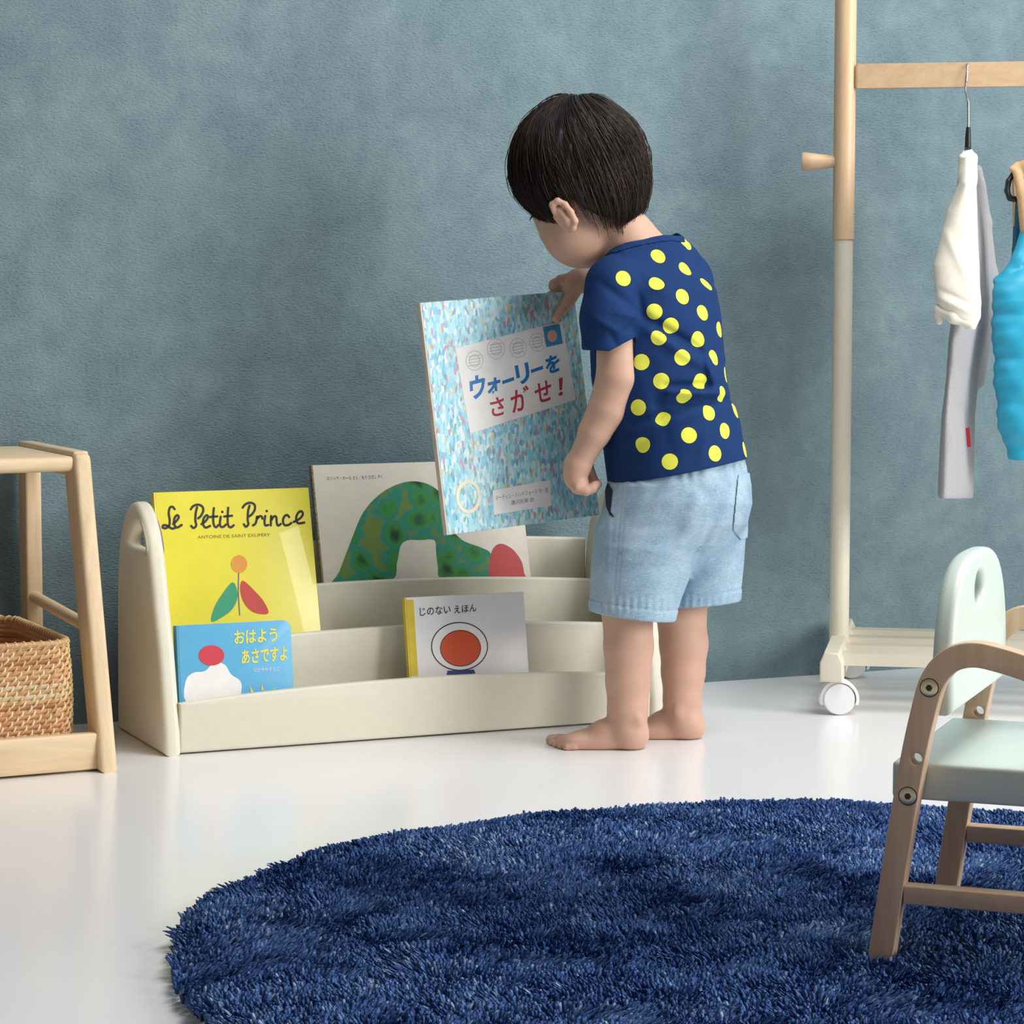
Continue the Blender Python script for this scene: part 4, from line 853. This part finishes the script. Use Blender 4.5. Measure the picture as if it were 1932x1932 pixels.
# ================================================================== RUG
rg = thing('round_rug', 'round navy blue shag rug on the white floor', 'rug', (1.24, 2.09, 0))
RR = .632; RC = np.array([1.24, 2.09]); rng = np.random.default_rng(5)
navyb = NT('navy_yarn'); at_ = navyb.n('ShaderNodeAttribute'); at_.attribute_name = 'tuft'
sp_ = navyb.ramp(at_.outputs['Fac'], [(0, srgb('243c6c')), (.35, srgb('355690')), (.7, srgb('5676a8')), (1, srgb('9aafce'))]); navyb.l(sp_, navyb.b.inputs[0]); navyb.b.inputs['Roughness'].default_value = .75; navyb.b.inputs['Sheen Weight'].default_value = 0; navyb.b.inputs['Specular IOR Level'].default_value = .2
b = MB(); b.lathe([(RR-.022, .0005), (RR-.02, .003), (RR-.022, .007), (.001, .008)], (1.24, 2.09, 0), Z, 128); b.build('backing', mat('rug_backing', '1c2f55', .9), rg)
pitch = .0037; g = np.arange(-RR, RR, pitch); gx, gy_ = np.meshgrid(g, g); gx = gx.ravel()+rng.uniform(-.5, .5, gx.size)*pitch; gy_ = gy_.ravel()+rng.uniform(-.5, .5, gy_.size)*pitch
ang_ = np.arctan2(gy_, gx); rad_ = np.hypot(gx, gy_); lim = RR-.004+.006*np.sin(ang_*9+1)*np.sin(ang_*4); keep = rad_ < lim; gx, gy_, rad_, ang_, lim = gx[keep], gy_[keep], rad_[keep], ang_[keep], lim[keep]; NTf = len(gx)
def vnoise(x, y, sc, seed):
    r = np.random.default_rng(seed); G = r.uniform(-1, 1, (256, 256)); xi = x*sc+100; yi = y*sc+100; x0 = np.floor(xi).astype(int); y0 = np.floor(yi).astype(int); fx = xi-x0; fy = yi-y0; fx = fx*fx*(3-2*fx); fy = fy*fy*(3-2*fy)
    gq = lambda a, c: G[a % 256, c % 256]; return (gq(x0, y0)*(1-fx)+gq(x0+1, y0)*fx)*(1-fy)+(gq(x0, y0+1)*(1-fx)+gq(x0+1, y0+1)*fx)*fy
lx = .45*vnoise(gx, gy_, 12, 1)+.55*vnoise(gx, gy_, 38, 2)+rng.normal(0, .16, NTf); ly = .45*vnoise(gx, gy_, 12, 3)+.55*vnoise(gx, gy_, 38, 4)+rng.normal(0, .16, NTf)
edge = np.clip((rad_-(lim-.02))/.02, 0, 1); lx += edge*np.cos(ang_)*.45; ly += edge*np.sin(ang_)*.45
ht = .0165*(1+.12*vnoise(gx, gy_, 22, 6)+rng.normal(0, .09, NTf))*(1-.3*edge); lv = np.array([0, .45, .85, 1.0])
for fa_, fs_ in ((.008, .01), (.305, .01), (.008, .293), (.305, .293)):
    q_ = CP(fa_, fs_, 0); ht *= 1-.8*np.exp(-(np.hypot(gx+1.24-q_[0], gy_+2.09-q_[1])/.021)**4); rw = np.array([.0016, .0020, .0021, .0013])
TV = np.zeros((NTf, 4, 3, 3)); sp0 = rng.uniform(0, 6.28, NTf)
for i, (l, r_) in enumerate(zip(lv, rw)):
    bx = gx+1.24+lx*ht*l**1.7; by = gy_+2.09+ly*ht*l**1.7; bz_ = .006+ht*l*(1-.18*np.clip(np.hypot(lx, ly), 0, 1.5)*l)
    for c in range(3):
        a = sp0+c*2.094+l*1.2; TV[:, i, c, 0] = bx+r_*np.cos(a); TV[:, i, c, 1] = by+r_*np.sin(a); TV[:, i, c, 2] = bz_+(.0 if i < 3 else 0)
bi = (np.arange(NTf)*12)[:, None, None]; kk = (np.arange(3)*3)[None, :, None]; q = np.stack([bi+kk+cc, bi+kk+c2, bi+kk+3+c2, bi+kk+3+cc], -1).reshape(-1, 4)
tip = np.stack([bi[:, 0, 0]+9, bi[:, 0, 0]+10, bi[:, 0, 0]+11, bi[:, 0, 0]+11], 1)
me = mesh_from(TV.reshape(-1, 3), q)
rv = np.clip(.42+.2*vnoise(gx, gy_, 10, 8)+.12*vnoise(gx, gy_, 60, 9)+rng.normal(0, .2, NTf), 0, 1); at2 = me.attributes.new('tuft', 'FLOAT', 'POINT'); at2.data.foreach_set('value', np.repeat(rv, 12).astype(np.float32))
po = link('pile', me, navyb.m, rg, 0); po['kind'] = 'stuff'
